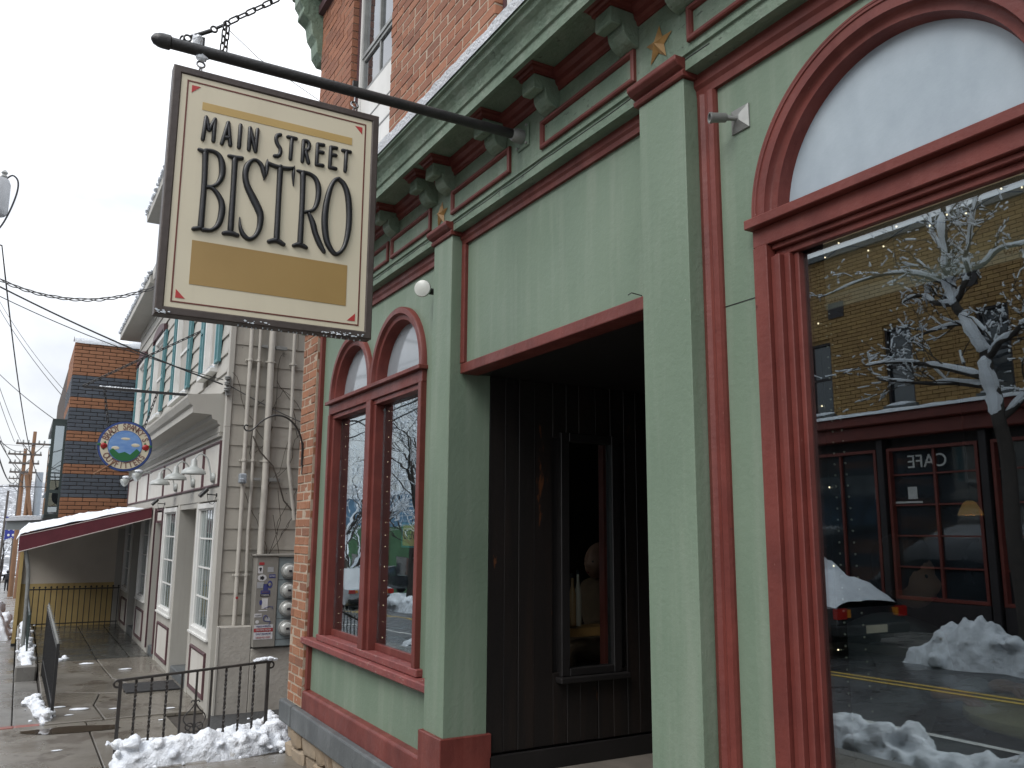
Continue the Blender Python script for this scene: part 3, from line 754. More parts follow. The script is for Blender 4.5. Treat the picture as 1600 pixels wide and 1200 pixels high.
# plank side wall with a narrow window (the plane faces the visitor)
WY0, WY1, WZ0, WZ1 = -1.00, -.66, .84, 2.13
y = -.175; pb = B()
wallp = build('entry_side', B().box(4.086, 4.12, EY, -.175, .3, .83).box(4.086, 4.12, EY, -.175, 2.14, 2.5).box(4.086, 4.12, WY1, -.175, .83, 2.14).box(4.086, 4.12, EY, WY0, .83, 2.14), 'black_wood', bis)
while y > EY + .02:
    y2 = max(y - rr.uniform(.085, .125), EY)
    def pk(za, zb):
        build('plank', B().box(4.055 + rr.uniform(0, .006), 4.085, y2 + .0025, y, za, zb), 'dark_wood', wallp, bevel=0.002)
    if y2 < WY1 and y > WY0: pk(.47, WZ0); pk(WZ1, 2.444)
    else: pk(.47, 2.444)
    y = y2
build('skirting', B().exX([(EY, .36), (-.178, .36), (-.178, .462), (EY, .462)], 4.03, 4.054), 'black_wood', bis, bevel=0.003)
nw = build('narrow_window', B().box(4.035, 4.10, WY1 - .02, WY1 + .035, WZ0 - .02, WZ1 + .03).box(4.035, 4.10, WY0 - .035, WY0 + .02, WZ0 - .02, WZ1 + .03).box(4.035, 4.10, WY0 + .021, WY1 - .021, WZ1 - .02, WZ1 + .03).box(4.035, 4.10, WY0 + .021, WY1 - .021, WZ0 - .02, WZ0 + .02), 'black_wood', bis, bevel=0.003)
build('sill', B().box(4.0, 4.08, WY0 - .07, WY1 + .06, WZ0 - .052, WZ0 - .022), 'black_wood', nw, bevel=0.006, seg=2)
build('pane', B().box(4.068, 4.072, WY0 + .02, WY1 - .02, WZ0 + .02, WZ1 - .02), 'vest_glass', nw)
build('post', B().box(4.11, 4.16, WY0 - .06, WY0 + .03, WZ0 - .3, 2.4), 'red', bis)
# --- rooms behind the glass
b = B().box(-3, 7.0, -6.1, -6.0, .2, 3.4).box(6.62, 7.02, -6, -.11, .2, 3.23).box(-3.1, -3, -6, -.1, .2, 3.4)
build('interior_wall', b, 'interior', bis)
build('interior_floor', B().box(-3, 2.26, -6, -.11, .2, .34).box(4.13, 6.62, -6, -.11, .2, .34), 'interior_floor', bis)
build('interior_ceiling', B().box(-3, 6.9, -6, -.11, 3.22, 3.3), 'interior', bis)
# --- upper brick storey
OPEN = [(5.30, 6.20, 4.0, 6.25), (2.82, 3.72, 4.0, 6.25), (.3, 1.2, 4.0, 6.25)]
b = B().plate([(-3, 3.72), (7.08, 3.72), (7.08, 6.75), (-3, 6.75)], [[(a - .008, c), (e + .008, c), (e + .008, d), (a - .008, d)] for a, e, c, d in OPEN], -.115, .0005)
bwall = build('brick_wall', b, 'mortar', bis)
build('rear_mass', B().box(-3, 7.06, -6.2, -.6, 3.3, 6.7).box(6.99, 7.06, -6.2, -.12, -.4, 6.7), 'brick', bis)
cand = []
PZ, BL = .0705, .213
k = 0
z = 3.765
while z < 6.7:
    x = 7.08
    cuts = sorted([(a, e) for a, e, c, d in OPEN if z + .03 > c and z + .03 < d], reverse=True)
    segs = []; hi = 7.08
    for a, e in cuts: segs.append((e, hi)); hi = a
    segs.append((-3.0, hi))
    for lo, hi in segs:
        xx = hi
        first = True
        while xx > lo + .01:
            l = BL if not (first and k % 2) else BL / 2
            if k % 6 == 5: l = BL / 2
            first = False
            a = max(lo, xx - l)
            if a - lo < .05: a = lo
            edge = a == lo or xx == hi
            cand.append((a, xx, z, edge)); xx = a
    z += PZ; k += 1
vis = [c for c in cand if 3.7 < c[1] and c[1] < 7.1 and c[2] > 3.86 - 0 and c[2] < 6.25]
vis.sort(key=lambda c: (Vector(((c[0] + c[1]) / 2, 0, c[2])) - CAM).length - (.6 if c[1] - c[0] > .15 else 0))
keep = set(vis[:300])
rest = B()
for c in cand:
    a, e, zz, edge = c
    dp = .115 if edge else .05
    jx = RND.uniform(-.0015, .003)
    cen = ((a + e) / 2, .0035 + jx - dp / 2, zz + PZ / 2); sz = (e - a - (.004 if edge else .009), dp, PZ - .0095)
    if c in keep: piece('brick', 'brick', cen, sz, bwall, shape=RND.randrange(4))
    else: bricks_box(rest, cen, sz)
build('brick_courses', rest, 'brick', bwall, kind='stuff')
# upper windows
for x0, x1, z0, z1 in OPEN:
    w = build('window', B().sweep(rect_path(x0, x1, z0, z1), [(0, -.10), (0, -.045), (.028, -.045), (.030, -.10)], XZY, True), 'purple', bis)
    build('frame', B().sweep(rect_path(x0 + .03, x1 - .03, z0, z1 - .03), [(0, -.10), (0, -.055), (.03, -.055), (.034, -.10)], XZY, True), 'white_paint', w)
    zm = z0 + 1.39
    b = B()
    for za, zb, yy in ((zm - .33, zm, -.085), (zm, z1 - .06, -.075)):
        b.sweep(rect_path(x0 + .065, x1 - .065, za, zb), [(0, yy - .02), (0, yy + .012), (.03, yy + .012), (.034, yy - .02)], XZY, True)
        b.box((x0 + x1) / 2 - .012, (x0 + x1) / 2 + .012, yy - .015, yy + .008, za + .02, zb - .02)
    build('sash', b, 'galv', w)
    build('pane', B().box(x0 + .07, x1 - .07, -.093, -.088, zm - .33, z1 - .07), 'dark_glass', w)
    b = B().box(x0 + .065, x1 - .065, -.1, -.07, z0, zm - .332)
    build('lower_board', b, 'white_paint', w)
    build('board_groove', B().box(x0 + .066, x1 - .066, -.075, -.066, z0 + .62, z0 + .632).box(x0 + .066, x1 - .066, -.075, -.066, z0 + .80, z0 + .81), 'galv', w)
    build('latch', B().box(x0 + .075, x0 + .09, -.07, -.05, z0 + .5, z0 + .58), 'galv', w)
    build('lintel', B().box(x0 - .08, x1 + .08, -.1, .03, z1, z1 + .22), 'green_old', w, bevel=.01)
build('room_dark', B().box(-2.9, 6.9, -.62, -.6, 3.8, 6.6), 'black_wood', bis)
# roof cornice at the top left end
build('roof_cornice', B().exX([(0, 6.45), (.06, 6.45), (.08, 6.52), (.22, 6.56), (.24, 6.62), (.3, 6.66), (.3, 6.74), (0, 6.8)], -3, 7.4), 'green_old', bis)
build('roof_trim', B().exX([(.0, 6.30), (.05, 6.31), (.05, 6.39), (.0, 6.40)], -3, 7.1), 'purple', bis)
build('roof_bracket', B().exX([(-.1, 6.5), (.23, 6.5), (.23, 6.40), (.19, 6.34), (.2, 6.28), (.12, 6.22), (.10, 6.10), (.06, 6.04), (.05, 5.93), (.0, 5.86), (-.1, 5.86)], 7.09, 7.27), 'green_old', bis, bevel=.008)
build('roof_bracket', B().exX([(-.1, 6.5), (.23, 6.5), (.23, 6.40), (.19, 6.34), (.2, 6.28), (.12, 6.22), (.10, 6.10), (.06, 6.04), (.05, 5.93), (.0, 5.86), (-.1, 5.86)], 4.4, 4.58), 'green_old', bis, bevel=.008)
# --- brick pier at the left end of the shopfront
pier = build('brick_pier', B().box(6.606, 6.99, -.12, .0525, .277, 3.236), 'mortar', bis)
k = 0; z = .279
while z < 3.2:
    h = min(.0705, 3.235 - z)
    cut = (.0, .205, .385) if k % 2 == 0 else (.0, .10, .30, .385)
    for a, e in zip(cut, cut[1:]):
        j = RND.uniform(-.003, .004)
        piece('brick', 'brick_pier', (6.601 + (a + e) / 2 + (j if a == 0 else 0), .056 + j - .05, z + h / 2), (e - a - .0095, .10, h - .0095), pier, shape=RND.randrange(4))
    z += .0705; k += 1
# snow lying on the cornice
def snow_strip(name, x0, x1, y0, y1, z, h, seed, par=None, step=.03, ny=6, **kw):
    b = B(); nx = int((x1 - x0) / step); vs = []; fs = []
    for i in range(nx + 1):
        x = x0 + (x1 - x0) * i / nx
        e = noise.fractal(Vector((x * 2.2, seed, 0)), 1.0, 2.0, 4) * .5
        e2 = noise.fractal(Vector((x * 9, seed + 4, 0)), 1.0, 2.0, 3)
        hh = h * max(.12, (.8 + .5 * e + .07 * e2))
        for j in range(ny + 1):
            t = j / ny
            prof = (1 - t ** 8) ** .5 * min(1, .35 + t * 1.5)
            yy = y0 + (y1 + .005 * e2 + .02 * e - y0) * t
            zt = z + hh * max(0, prof) + .006 * noise.noise(Vector((x * 25, yy * 25, seed)))
            vs.append((x, yy, zt if j < ny else z + hh * .35))
        vs.append((x, y1 - .012, z - .012))
    m = ny + 2
    for i in range(nx):
        for j in range(m - 1): fs.append((i * m + j, (i + 1) * m + j, (i + 1) * m + j + 1, i * m + j + 1))
    fs += [tuple(range(m)), tuple(nx * m + j for j in range(m - 1, -1, -1))]
    b.add(vs, fs)
    return build(name, b, 'snow', par, smooth=True, kind='stuff', **kw)
snow_strip('snow', -3, 7.04, .03, .412, 3.772, .105, 3.0, label='snow lying along the green shopfront cornice', cat='snow')

# ================================================================== hanging bistro sign
SX, SY0, SY1, SZ0, SZ1 = 3.27, 1.6555, .8227, 2.375, 3.3615
SW, SH = SY0 - SY1, SZ1 - SZ0
FACE = SX - .030                                   # plane of the painted face (faces the visitor, -X)
sg = thing('hanging_sign', (SX, (SY0 + SY1) / 2, SZ0), 'cream hanging sign with raised black letters in a dark frame', 'sign')
def sq(u0, u1, v0, v1, xf, xb, name, mat, par=sg, bevel=0):
    return build(name, B().box(xf, xb, SY0 - u0, SY0 - u1, SZ0 + v0, SZ0 + v1), mat, par, bevel=bevel)
b = B()
loc = lambda u, x, v: (x, SY0 - u, SZ0 + v)
b.sweep([(0, 0, 1, 1), (SW, 0, -1, 1), (SW, SH, -1, -1), (0, SH, 1, -1)], [(0, SX + .03), (0, SX - .028), (.004, SX - .032), (.026, SX - .032), (.031, SX - .026), (.031, SX + .03)], loc, True)
build('frame', b, 'sign_frame', sg)
bd = sq(.030, SW - .030, .030, SH - .030, FACE + .004, SX + .028, 'board', 'sign_cream')
f1 = FACE + .0025
sq(.113, .717, .827, .859, f1, FACE + .006, 'upper_bar', 'sign_tan')
sq(.112, .719, .127, .299, f1, FACE + .006, 'lower_bar', 'sign_gold')
b = B().sweep([(.052, .050, 1, 1), (.777, .050, -1, 1), (.777, .936, -1, -1), (.052, .936, 1, -1)], [(0, FACE + .006), (0, f1), (.0055, f1), (.0055, FACE + .006)], loc, True)
build('border_line', b, 'sign_line', sg)
for tri in ([(.070, .918), (.102, .918), (.070, .887)], [(.760, .918), (.728, .918), (.760, .887)], [(.068, .101), (.102, .068), (.068, .068)], [(.760, .101), (.760, .068), (.727, .068)]):
    build('corner_mark', B().extrude(tri, lambda p, t: (t, SY0 - p[0], SZ0 + p[1]), f1, FACE + .006), 'sign_red', sg)
BIG = [('B', [[(136, 653, 11), (140, 529, 10), (139, 354, 11)], [(112, 661, 6), (135, 655, 9)], [(135, 663, 7), (165, 665, 7), (189, 651, 9), (201, 617, 12), (202, 573, 11), (189, 539, 8), (169, 523, 6), (148, 519, 5)], [(148, 515, 5), (169, 516, 6), (191, 497, 9), (208, 465, 11), (211, 423, 12), (201, 375, 10), (178, 349, 7), (147, 345, 8)], [(114, 342, 8), (139, 350, 8)]]),
 ('I', [[(247, 651, 11), (248, 532, 10), (248, 364, 11)], [(223, 661, 6), (246, 659, 9), (272, 662, 8)], [(224, 345, 8), (249, 350, 10), (274, 346, 8)]]),
 ('S', [[(364, 598, 4), (359, 623, 8), (349, 651, 8), (329, 667, 6), (311, 661, 7), (294, 633, 11), (290, 592, 11), (301, 551, 12), (325, 508, 14), (349, 465, 14), (358, 435, 12), (355, 387, 10), (340, 353, 8), (318, 339, 8), (296, 353, 9), (283, 382, 6), (279, 420, 2)]]),
 ('T', [[(424, 659, 11), (424, 517, 10), (425, 358, 11)], [(371, 680, 2), (371, 652, 8), (369, 619, 6), (362, 595, 3)], [(373, 666, 7), (398, 660, 8), (425, 659, 8), (455, 661, 8), (476, 669, 5)], [(480, 678, 2), (477, 642, 6), (480, 594, 2)], [(396, 343, 8), (425, 352, 10), (453, 341, 8)]]),
 ('R', [[(516, 655, 11), (519, 536, 10), (519, 354, 11)], [(494, 662, 5), (516, 657, 9)], [(516, 660, 7), (546, 657, 7), (570, 641, 9), (583, 603, 11), (581, 549, 10), (565, 508, 7), (528, 491, 6)], [(548, 489, 6), (565, 455, 11), (578, 413, 11), (599, 368, 11), (618, 339, 7)], [(494, 344, 7), (519, 352, 10), (544, 344, 7)]]),
 ('O', [[(665, 664, 8), (689, 645, 10), (708, 599, 12), (717, 521, 12), (715, 441, 11), (700, 373, 8), (672, 339, 8), (648, 352, 10), (626, 393, 12), (615, 465, 13), (618, 539, 12), (630, 608, 10), (647, 651, 8), (665, 664, 8)]])]
SML = [('M', [[(123, 706), (130, 798)], [(130, 798), (144, 750)], [(144, 750), (163, 798)], [(163, 798), (162, 709)]]), ('A', [[(194, 706), (213, 797)], [(213, 797), (226, 707)], [(202, 734), (222, 734)]]), ('I', [[(260, 798), (259, 706)]]), ('N', [[(297, 706), (297, 796)], [(297, 796), (323, 705)], [(323, 705), (326, 797)]]), ('S', [[(416, 798), (404, 791), (401, 774), (408, 754), (419, 739), (420, 719), (412, 706), (399, 703)]]), ('T', [[(448, 797), (480, 797)], [(464, 797), (462, 706)]]), ('R', [[(511, 706), (512, 796)], [(512, 796), (529, 796), (536, 782), (531, 760), (514, 754)], [(522, 754), (536, 706)]]), ('E', [[(571, 796), (570, 706)], [(571, 796), (595, 797)], [(571, 763), (594, 764)], [(570, 706), (596, 707)]]), ('E', [[(627, 796), (626, 706)], [(627, 796), (650, 797)], [(627, 763), (649, 764)], [(626, 706), (651, 706)]]), ('T', [[(678, 794), (710, 794)], [(694, 794), (692, 705)]])]
def spline(P, n=6):
    if len(P) < 3: return P
    o = []
    for i in range(len(P) - 1):
        p0, p1, p2, p3 = P[max(i - 1, 0)], P[i], P[i + 1], P[min(i + 2, len(P) - 1)]
        for k in range(n):
            t = k / n
            o.append(tuple(.5 * (2 * b_ + (c_ - a_) * t + (2 * a_ - 5 * b_ + 4 * c_ - d_) * t * t + (3 * b_ - a_ - 3 * c_ + d_) * t ** 3) for a_, b_, c_, d_ in zip(p0, p1, p2, p3)))
    o.append(P[-1])
    return o
def letter(strokes, dep, roundcap):
    b = B()
    for S in strokes:
        S = [(s[0] / 1000, s[1] / 1000, (s[2] if len(s) > 2 else 7.2) / 1000 * (1.06 if len(s) > 2 else 1.1)) for s in S]
        S = spline(S)
        def tang(i):
            a, c = S[max(i - 1, 0)], S[min(i + 1, len(S) - 1)]
            dx, dz = c[0] - a[0], c[1] - a[1]; l = math.hypot(dx, dz) or 1
            return dx / l, dz / l
        rows = []
        ext = []
        if roundcap:
            t0 = tang(0); t1 = tang(len(S) - 1)
            for ww, dd in ((.25, .98), (.75, .68)):
                w = S[0][2]; ext.append((S[0][0] - t0[0] * w * dd, S[0][1] - t0[1] * w * dd, w * ww, t0))
            body = [(s[0], s[1], s[2], tang(i)) for i, s in enumerate(S)]
            w = S[-1][2]
            tail = [(S[-1][0] + t1[0] * w * dd, S[-1][1] + t1[1] * w * dd, w * ww, t1) for ww, dd in ((.75, .68), (.25, .98))]
            rows = ext + body + tail
        else:
            rows = [(s[0], s[1], s[2], tang(i)) for i, s in enumerate(S)]
        cs = [(-1, 0), (-1, .45), (-.72, .85), (-.25, 1), (.25, 1), (.72, .85), (1, .45), (1, 0)]
        vs = []
        for u, v, w, t in rows:
            for a, d in cs: vs.append((FACE + .005 - d * dep * min(1, .35 + w / .011), SY0 - (u - t[1] * a * w), SZ0 + v + t[0] * a * w))
        n = len(cs); fs = []
        for i in range(len(rows) - 1):
            for k in range(n - 1): fs.append((i * n + k, i * n + k + 1, (i + 1) * n + k + 1, (i + 1) * n + k))
        fs.append(tuple(range(n))); fs.append(tuple((len(rows) - 1) * n + k for k in range(n)))
        b.add(vs, fs)
    return b
for ch, st in BIG: build('letter', letter(st, .016, True), 'letter_black', sg, smooth=True)
for ch, st in SML: build('letter', letter(st, .012, True), 'letter_black', sg, smooth=True)
b = B()
for u0, u1, k in ((.005, .06, 16), (.32, .42, 14), (.62, .8, 34)):
    for i in range(k): b.ball((SX - .033, SY0 - RND.uniform(u0, u1), SZ0 + RND.uniform(.002, .016)), RND.uniform(.0012, .004), 6, 4, (.5, 1.6, .7), .4)
build('frost', b, 'ice', sg, smooth=True, kind='stuff')
b = B()
for i in range(26): b.ball((SX - .02 + RND.uniform(0, .03), SY0 - .3 - i * .0195 + RND.uniform(-.005, .005), SZ0 - .004), .0035, 6, 4, (1, 1, 1.4))
build('water_drop', b, 'ice', sg, smooth=True)
def ring(c, r, t, n1, n2, seg=20, el=1.0):
    """ring of tube radius t in the plane spanned by n1,n2"""
    n1, n2 = Vector(n1), Vector(n2); c = Vector(c)
    return [c + n1 * (r * math.cos(2 * math.pi * k / seg)) + n2 * (r * el * math.sin(2 * math.pi * k / seg)) for k in range(seg)]
for yy in (1.556, .925):
    b = B().tube(ring((SX, yy, SZ1 + .040), .018, .0035, (0, .8, 0), (.6, 0, 1)), .0042, 8, closed=True).tube(ring((SX, yy, SZ1 + .014), .0085, .003, (.9, .4, 0), (0, 0, 1), 16, 1.4), .0034, 8, closed=True)
    b.tube([(SX, yy, SZ1 - .006), (SX, yy, SZ1 + .006)], .004, 8).tube([(SX, yy, SZ1 + .055), (SX, yy, SZ1 + .075)], .004, 8)
    build('eye_hook', b, 'steel', sg, smooth=True)
# --- pole that carries it
PZc = 3.462
po = thing('sign_pole', (SX, .08, PZc), 'long black iron pole fixed to the green frieze, sign hung below', 'pole')
build('bar', B().tube([(SX, .10, PZc + .004), (SX, 1.70, PZc - .004)], .023, 16), 'iron', po, smooth=True)
build('end_cap', B().lathe([(.024, 0), (.029, .004), (.029, .03), (.027, .045), (.02, .062), (.008, .071), (.002, .073)], (SX, 1.67, PZc - .004), (0, 1, 0), 18), 'iron', po, smooth=True)
build('flange', B().lathe([(.034, .0), (.034, .035), (.030, .05), (.026, .06)], (SX, .088, PZc), (0, 1, 0), 18), 'galv', po, smooth=True)
build('wall_plate', B().box(SX - .055, SX + .055, .08, .09, PZc - .06, PZc + .06), 'green_old', po, bevel=.006)
for dx in (-.042, .042):
    for dz in (-.045, .045):
        build('bolt', B().lathe([(.007, 0), (.007, .008), (.003, .011)], (SX + dx, .088, PZc + dz), (0, 1, 0), 6), 'galv', po)
def link(p, d, L_, w, flip, t=.0045):
    d = Vector(d).normalized(); a = d.orthogonal().normalized(); c = d.cross(a)
    s = a if flip else c
    p = Vector(p); pts = []
    for k in range(16):
        th = 2 * math.pi * k / 16
        pts.append(p + d * ((L_ / 2 - w) * (1 if math.cos(th) > 0 else -1) + w * math.cos(th)) + s * (w * math.sin(th)))
    return B().tube(pts, t, 6, closed=True)
def chain(p0, p1, par, L_=.036, w=.0085, t=.0032, mat='iron'):
    p0, p1 = Vector(p0), Vector(p1); n = max(1, int((p1 - p0).length / (L_ * .78)))
    for k in range(n):
        build('link', link(p0.lerp(p1, (k + .5) / n), p1 - p0, L_, w, k % 2, t), mat, par, smooth=True)
chain((SX - .01, 1.478, PZc + .14), (SX - .01, 1.483, PZc + .02), po)
chain((SX + .01, 1.462, PZc + .14), (SX + .012, 1.468, PZc + .02), po)
build('guy_eye', B().tube(ring((SX, 1.612, PZc + .035), .013, .004, (0, 1, 0), (0, 0, 1)), .004, 6, closed=True).tube(ring((SX, 1.632, PZc + .026), .012, .004, (.7, .5, 0), (0, 0, 1)), .004, 6, closed=True), 'iron', po, smooth=True)
build('turnbuckle', B().tube([(SX, 1.603, PZc + .042), (SX, 1.527, PZc + .095)], .0085, 10).tube(ring((SX, 1.517, PZc + .104), .012, .004, (0, 1, 0), (0, 0, 1)), .0042, 6, closed=True).tube([(SX, 1.51, PZc + .110), (SX, 1.475, PZc + .14)], .006, 8).tube(ring((SX, 1.468, PZc + .146), .010, .004, (0, 1, 0), (0, 0, 1)), .004, 6, closed=True), 'iron', po, smooth=True)
chain((SX, 1.46, PZc + .155), (SX, 1.30, PZc + .30), po, .05, .011, .0036)
chain((SX, 1.30, PZc + .30), (SX, .05, 4.9), po, .05, .011, .0036)
build('guy_plate', B().box(SX - .04, SX + .04, .0, .012, 4.86, 4.95), 'iron', po)
build('clamp', B().box(SX - .006, SX + .006, .925 - .012, .925 + .012, PZc + .02, PZc + .05).box(SX - .006, SX + .006, 1.548, 1.562, PZc + .02, PZc + .055), 'iron', po)
build('pole_snow', B().ball((SX, 1.575, PZc + .035), .024, 10, 7, (.8, .9, 1.1), .5).ball((SX, 1.555, PZc - .03), .02, 10, 7, (.8, 1.2, .9), .5), 'snow', None, smooth=True, label='lump of wet snow clinging to the black sign pole', cat='snow')
build('thin_wire', B().tube([(SX, 1.46, PZc + .12), (SX + .2, 1.3, PZc + .15), (SX + .6, .9, PZc + .24), (SX + 1.6, .3, PZc + .62), (SX + 2.2, .02, PZc + 1.0)], .0014, 4), 'wire', None, label='thin wire running from the sign chain to the upper brick wall', cat='wire')
# --- small fixtures on the green front
bl = thing('wall_floodlight', (4.45, 0, 3.0), 'round white floodlight bulb on the green wall above the paired windows', 'light')
build('socket', B().tube([(4.42, .0, 2.99), (4.42, .04, 2.99), (4.425, .075, 2.995)], .020, 10), 'iron', bl, smooth=True)
build('bulb', B().lathe([(.018, -.02), (.022, .0), (.044, .03), (.051, .044), (.048, .056), (.02, .064), (.001, .065)], (4.425, .07, 2.995), (-.75, .7, -.1), 20), 'milk_glass', bl, smooth=True)
sp = thing('wall_spotlight', (1.95, 0, 2.985), 'empty grey metal spotlight holder on the green wall beside the large arch', 'light')
pts = [(1.905, 2.945), (1.985, 2.945), (1.985, 3.03), (1.905, 3.03)]
b = B().exY(pts, .0, .006)
b.add([(x, .006, z) for x, z in pts] + [(1.935, .022, 2.977), (1.955, .022, 2.977), (1.955, .022, 2.998), (1.935, .022, 2.998)], [(0, 1, 5, 4), (1, 2, 6, 5), (2, 3, 7, 6), (3, 0, 4, 7), (4, 5, 6, 7)])
build('plate', b, 'galv', sp)
build('knuckle', B().tube([(1.945, .015, 2.987), (1.955, .04, 2.987), (1.965, .052, 2.99)], [.010, .009, .011], 10), 'galv', sp, smooth=True)
build('lamp_holder', B().lathe([(.010, 0), (.016, .006), (.017, .05), (.019, .055), (.019, .062), (.015, .062), (.013, .02)], (1.962, .048, 2.989), (.42, .9, -.05), 18), 'galv', sp, smooth=True)
hk = thing('plant_hook', (6.8, .06, 2.0), 'curved black iron plant hook on the brick pier', 'hook')
P = [(.0, 2.13), (.0, 2.25), (.005, 2.33)]
pts = [(6.86, .066, 2.12), (6.86, .066, 2.22), (6.86, .07, 2.30), (6.86, .10, 2.39), (6.86, .15, 2.46), (6.86, .215, 2.505), (6.86, .29, 2.515), (6.86, .36, 2.49), (6.86, .42, 2.445), (6.86, .455, 2.405), (6.86, .488, 2.378), (6.86, .525, 2.378), (6.86, .54, 2.40), (6.86, .53, 2.42), (6.86, .512, 2.415)]
build('arm', B().tube(spline(pts), [.008] * 40 + [.006] * (len(spline(pts)) - 40), 8), 'iron', hk, smooth=True)
build('back_plate', B().box(6.85, 6.87, .056, .064, 2.05, 2.3), 'iron', hk)

# ================================================================== grey neighbour
NX, NY, NE = 8.95, .28, 18.0
gb = thing('grey_building', (13.5, -2.5, -.17), 'grey clapboard house with teal shutters above a panelled shopfront', 'building')
build('wall', B().box(NX + .03, NE, -6, -.32, -.5, 5.4).box(NX + .03, NE, -.32, NY - .03, 2.62, 5.4).box(NX + .03, 9.13, -.32, NY - .02, -.5, 2.62), 'grey_paint', gb)
# side wall: broad shingle courses
rr = random.Random(21)
z = -.30
while z < 5.4:
    h = .212
    y0 = NY - .005
    for y1 in (-.62 + rr.uniform(-.2, .2), -1.6, -3.0):
        n = 8; b = B(); vs = []
        for i in range(n + 1):
            yy = y0 + (y1 - y0) * i / n; dz = .006 * noise.noise(Vector((yy * 3, z * 5, 1)))
            vs += [(NX + .004, yy, z + dz), (NX + .014, yy, z + h), (NX + .03, yy, z + h), (NX + .03, yy, z + dz)]
        fs = []
        for i in range(n):
            for k in range(4): fs.append((i * 4 + k, i * 4 + (k + 1) % 4, (i + 1) * 4 + (k + 1) % 4, (i + 1) * 4 + k))
        fs += [(0, 1, 2, 3), (n * 4 + 3, n * 4 + 2, n * 4 + 1, n * 4)]
        b.add(vs, fs); build('shingle', b, 'grey_wall', gb)
        y0 = y1 - .004
    z += h
build('corner_board', B().box(NX - .012, NX + .07, NY - .045, NY + .012, -.25, 2.64), 'grey_board', gb, bevel=.004)
build('corner_board', B().box(NX - .012, NX + .07, NY - .045, NY + .012, 2.64, 5.36), 'grey_board', gb, bevel=.004)
# stuccoed base under the meters
build('stucco_base', B().box(8.80, NX, -.065, .245, -.4, .66).box(8.80, NX, -2.0, -.0651, -.4, .44), 'grey_stucco', gb, bevel=.008)
build('stucco_edge', B().box(8.79, 8.83, .2455, .265, -.3, .665), 'grey_board', gb)
for yy, r, zb, zt in ((.085, .022, .66, 5.3), (.0, .017, .66, 5.3), (-.13, .034, 1.35, 5.3), (-.37, .018, 2.3, 5.3)):
    pts = [(8.90 - r * .3, yy + .012 * noise.noise(Vector((yy * 9, q * .7, 0))), zb + (zt - zb) * q / 10) for q in range(11)]
    if yy < -.3: pts = [(8.9, -.46, 1.7), (8.9, -.42, 1.95)] + pts
    p_ = build('conduit', B().tube(pts, r, 12), 'grey_pipe', gb, smooth=True)
    for zz in (1.15, 2.3, 3.35, 4.2):
        if zz > zb: build('coupling', B().lathe([(r + .002, -.012), (r + .006, -.010), (r + .006, .01), (r + .002, .012)], (8.90 - r * .3, yy + .012 * noise.noise(Vector((yy * 9, (zz - zb) / (zt - zb) * 7, 0))), zz), (0, 0, 1), 12).box(8.90, 8.945, yy - r - .022, yy + r + .022, zz - .008, zz + .008), 'grey_pipe', p_, smooth=True)
for zz in (3.51, 2.11):
    build('pipe_strut', B().box(8.885, 8.925, -.29, -.17, zz - .018, zz + .018).box(8.885, 8.925, -.09, .0, zz - .014, zz + .014), 'galv', gb, bevel=.003)
build('junction_box', B().box(8.80, 8.88, .07, .14, 2.06, 2.16).box(8.76, 8.80, .10, .15, 2.06, 2.11), 'pole_steel', gb, bevel=.01)
build('pipe_tag', B().lathe([(.013, 0), (.013, .004)], (8.862, .085, .93), (-1, 0, 0), 14), 'st_red', gb)
rr = random.Random(5)
vb = B()
for k in range(16):
    y0 = rr.uniform(-.55, .05); z0 = rr.uniform(1.3, 2.8); p = [(8.925, y0, z0)]
    dy = rr.uniform(-.05, .05)
    for i in range(rr.randrange(5, 12)):
        dy += rr.uniform(-.05, .05); p.append((8.918 + rr.uniform(-.01, .01), p[-1][1] + dy * .7, p[-1][2] + rr.uniform(.03, .11)))
    vb.tube(p, [.0035] * len(p), 4)
vb.tube([(8.86, .02, 2.55), (8.85, -.05, 2.4), (8.86, -.2, 2.25), (8.86, -.28, 2.05), (8.9, -.34, 1.9), (8.9, -.45, 1.78)], .008, 5)
vb.tube([(8.82, -.2, 1.36), (8.82, -.26, 1.55), (8.83, -.22, 1.75)], .004, 4).tube([(8.82, -.3, 1.36), (8.82, -.26, 1.55), (8.83, -.3, 1.7), (8.88, -.27, 2.0)], .004, 4)
build('vine', vb, 'vine', None, label='bare brown creeper stems climbing the grey shingle side wall', cat='vine')
# --- electric meter cabinet with stickers
mc = thing('meter_cabinet', (8.8, -.25, .45), 'grey electric meter cabinet covered in stickers on the side wall', 'meter')
MX = 8.745
build('cabinet', B().box(MX, 8.93, -.285, -.065, .455, 1.335), 'cabinet', mc, bevel=.006)
build('meter_bank', B().box(MX + .012, 8.93, -.56, -.2855, .455, 1.325), 'cabinet_blue', mc, bevel=.006)
build('drip_cap', B().box(MX - .015, 8.93, -.57, -.045, 1.336, 1.356), 'cabinet', mc, bevel=.004)
for zz in (.52, .72, .91, 1.10):
    build('seam', B().box(MX + .0105, MX + .02, -.55, -.29, zz, zz + .004), 'st_black', mc)
for zz in (1.19, 1.0, .82, .63):
    m = build('meter', B().lathe([(.078, 0), (.078, .03), (.074, .035), (.066, .036)], (MX + .012, -.385, zz), (-1, 0, 0), 24), 'galv', mc, smooth=True)
    build('dial', B().lathe([(.064, .0), (.064, .06), (.058, .078), (.04, .088), (.001, .09)], (MX + .012, -.385, zz), (-1, 0, 0), 24), 'meter_glass', m, smooth=True)
    build('face', B().box(MX - .082, MX - .076, -.40, -.37, zz - .008, zz + .012), 'st_black', m)
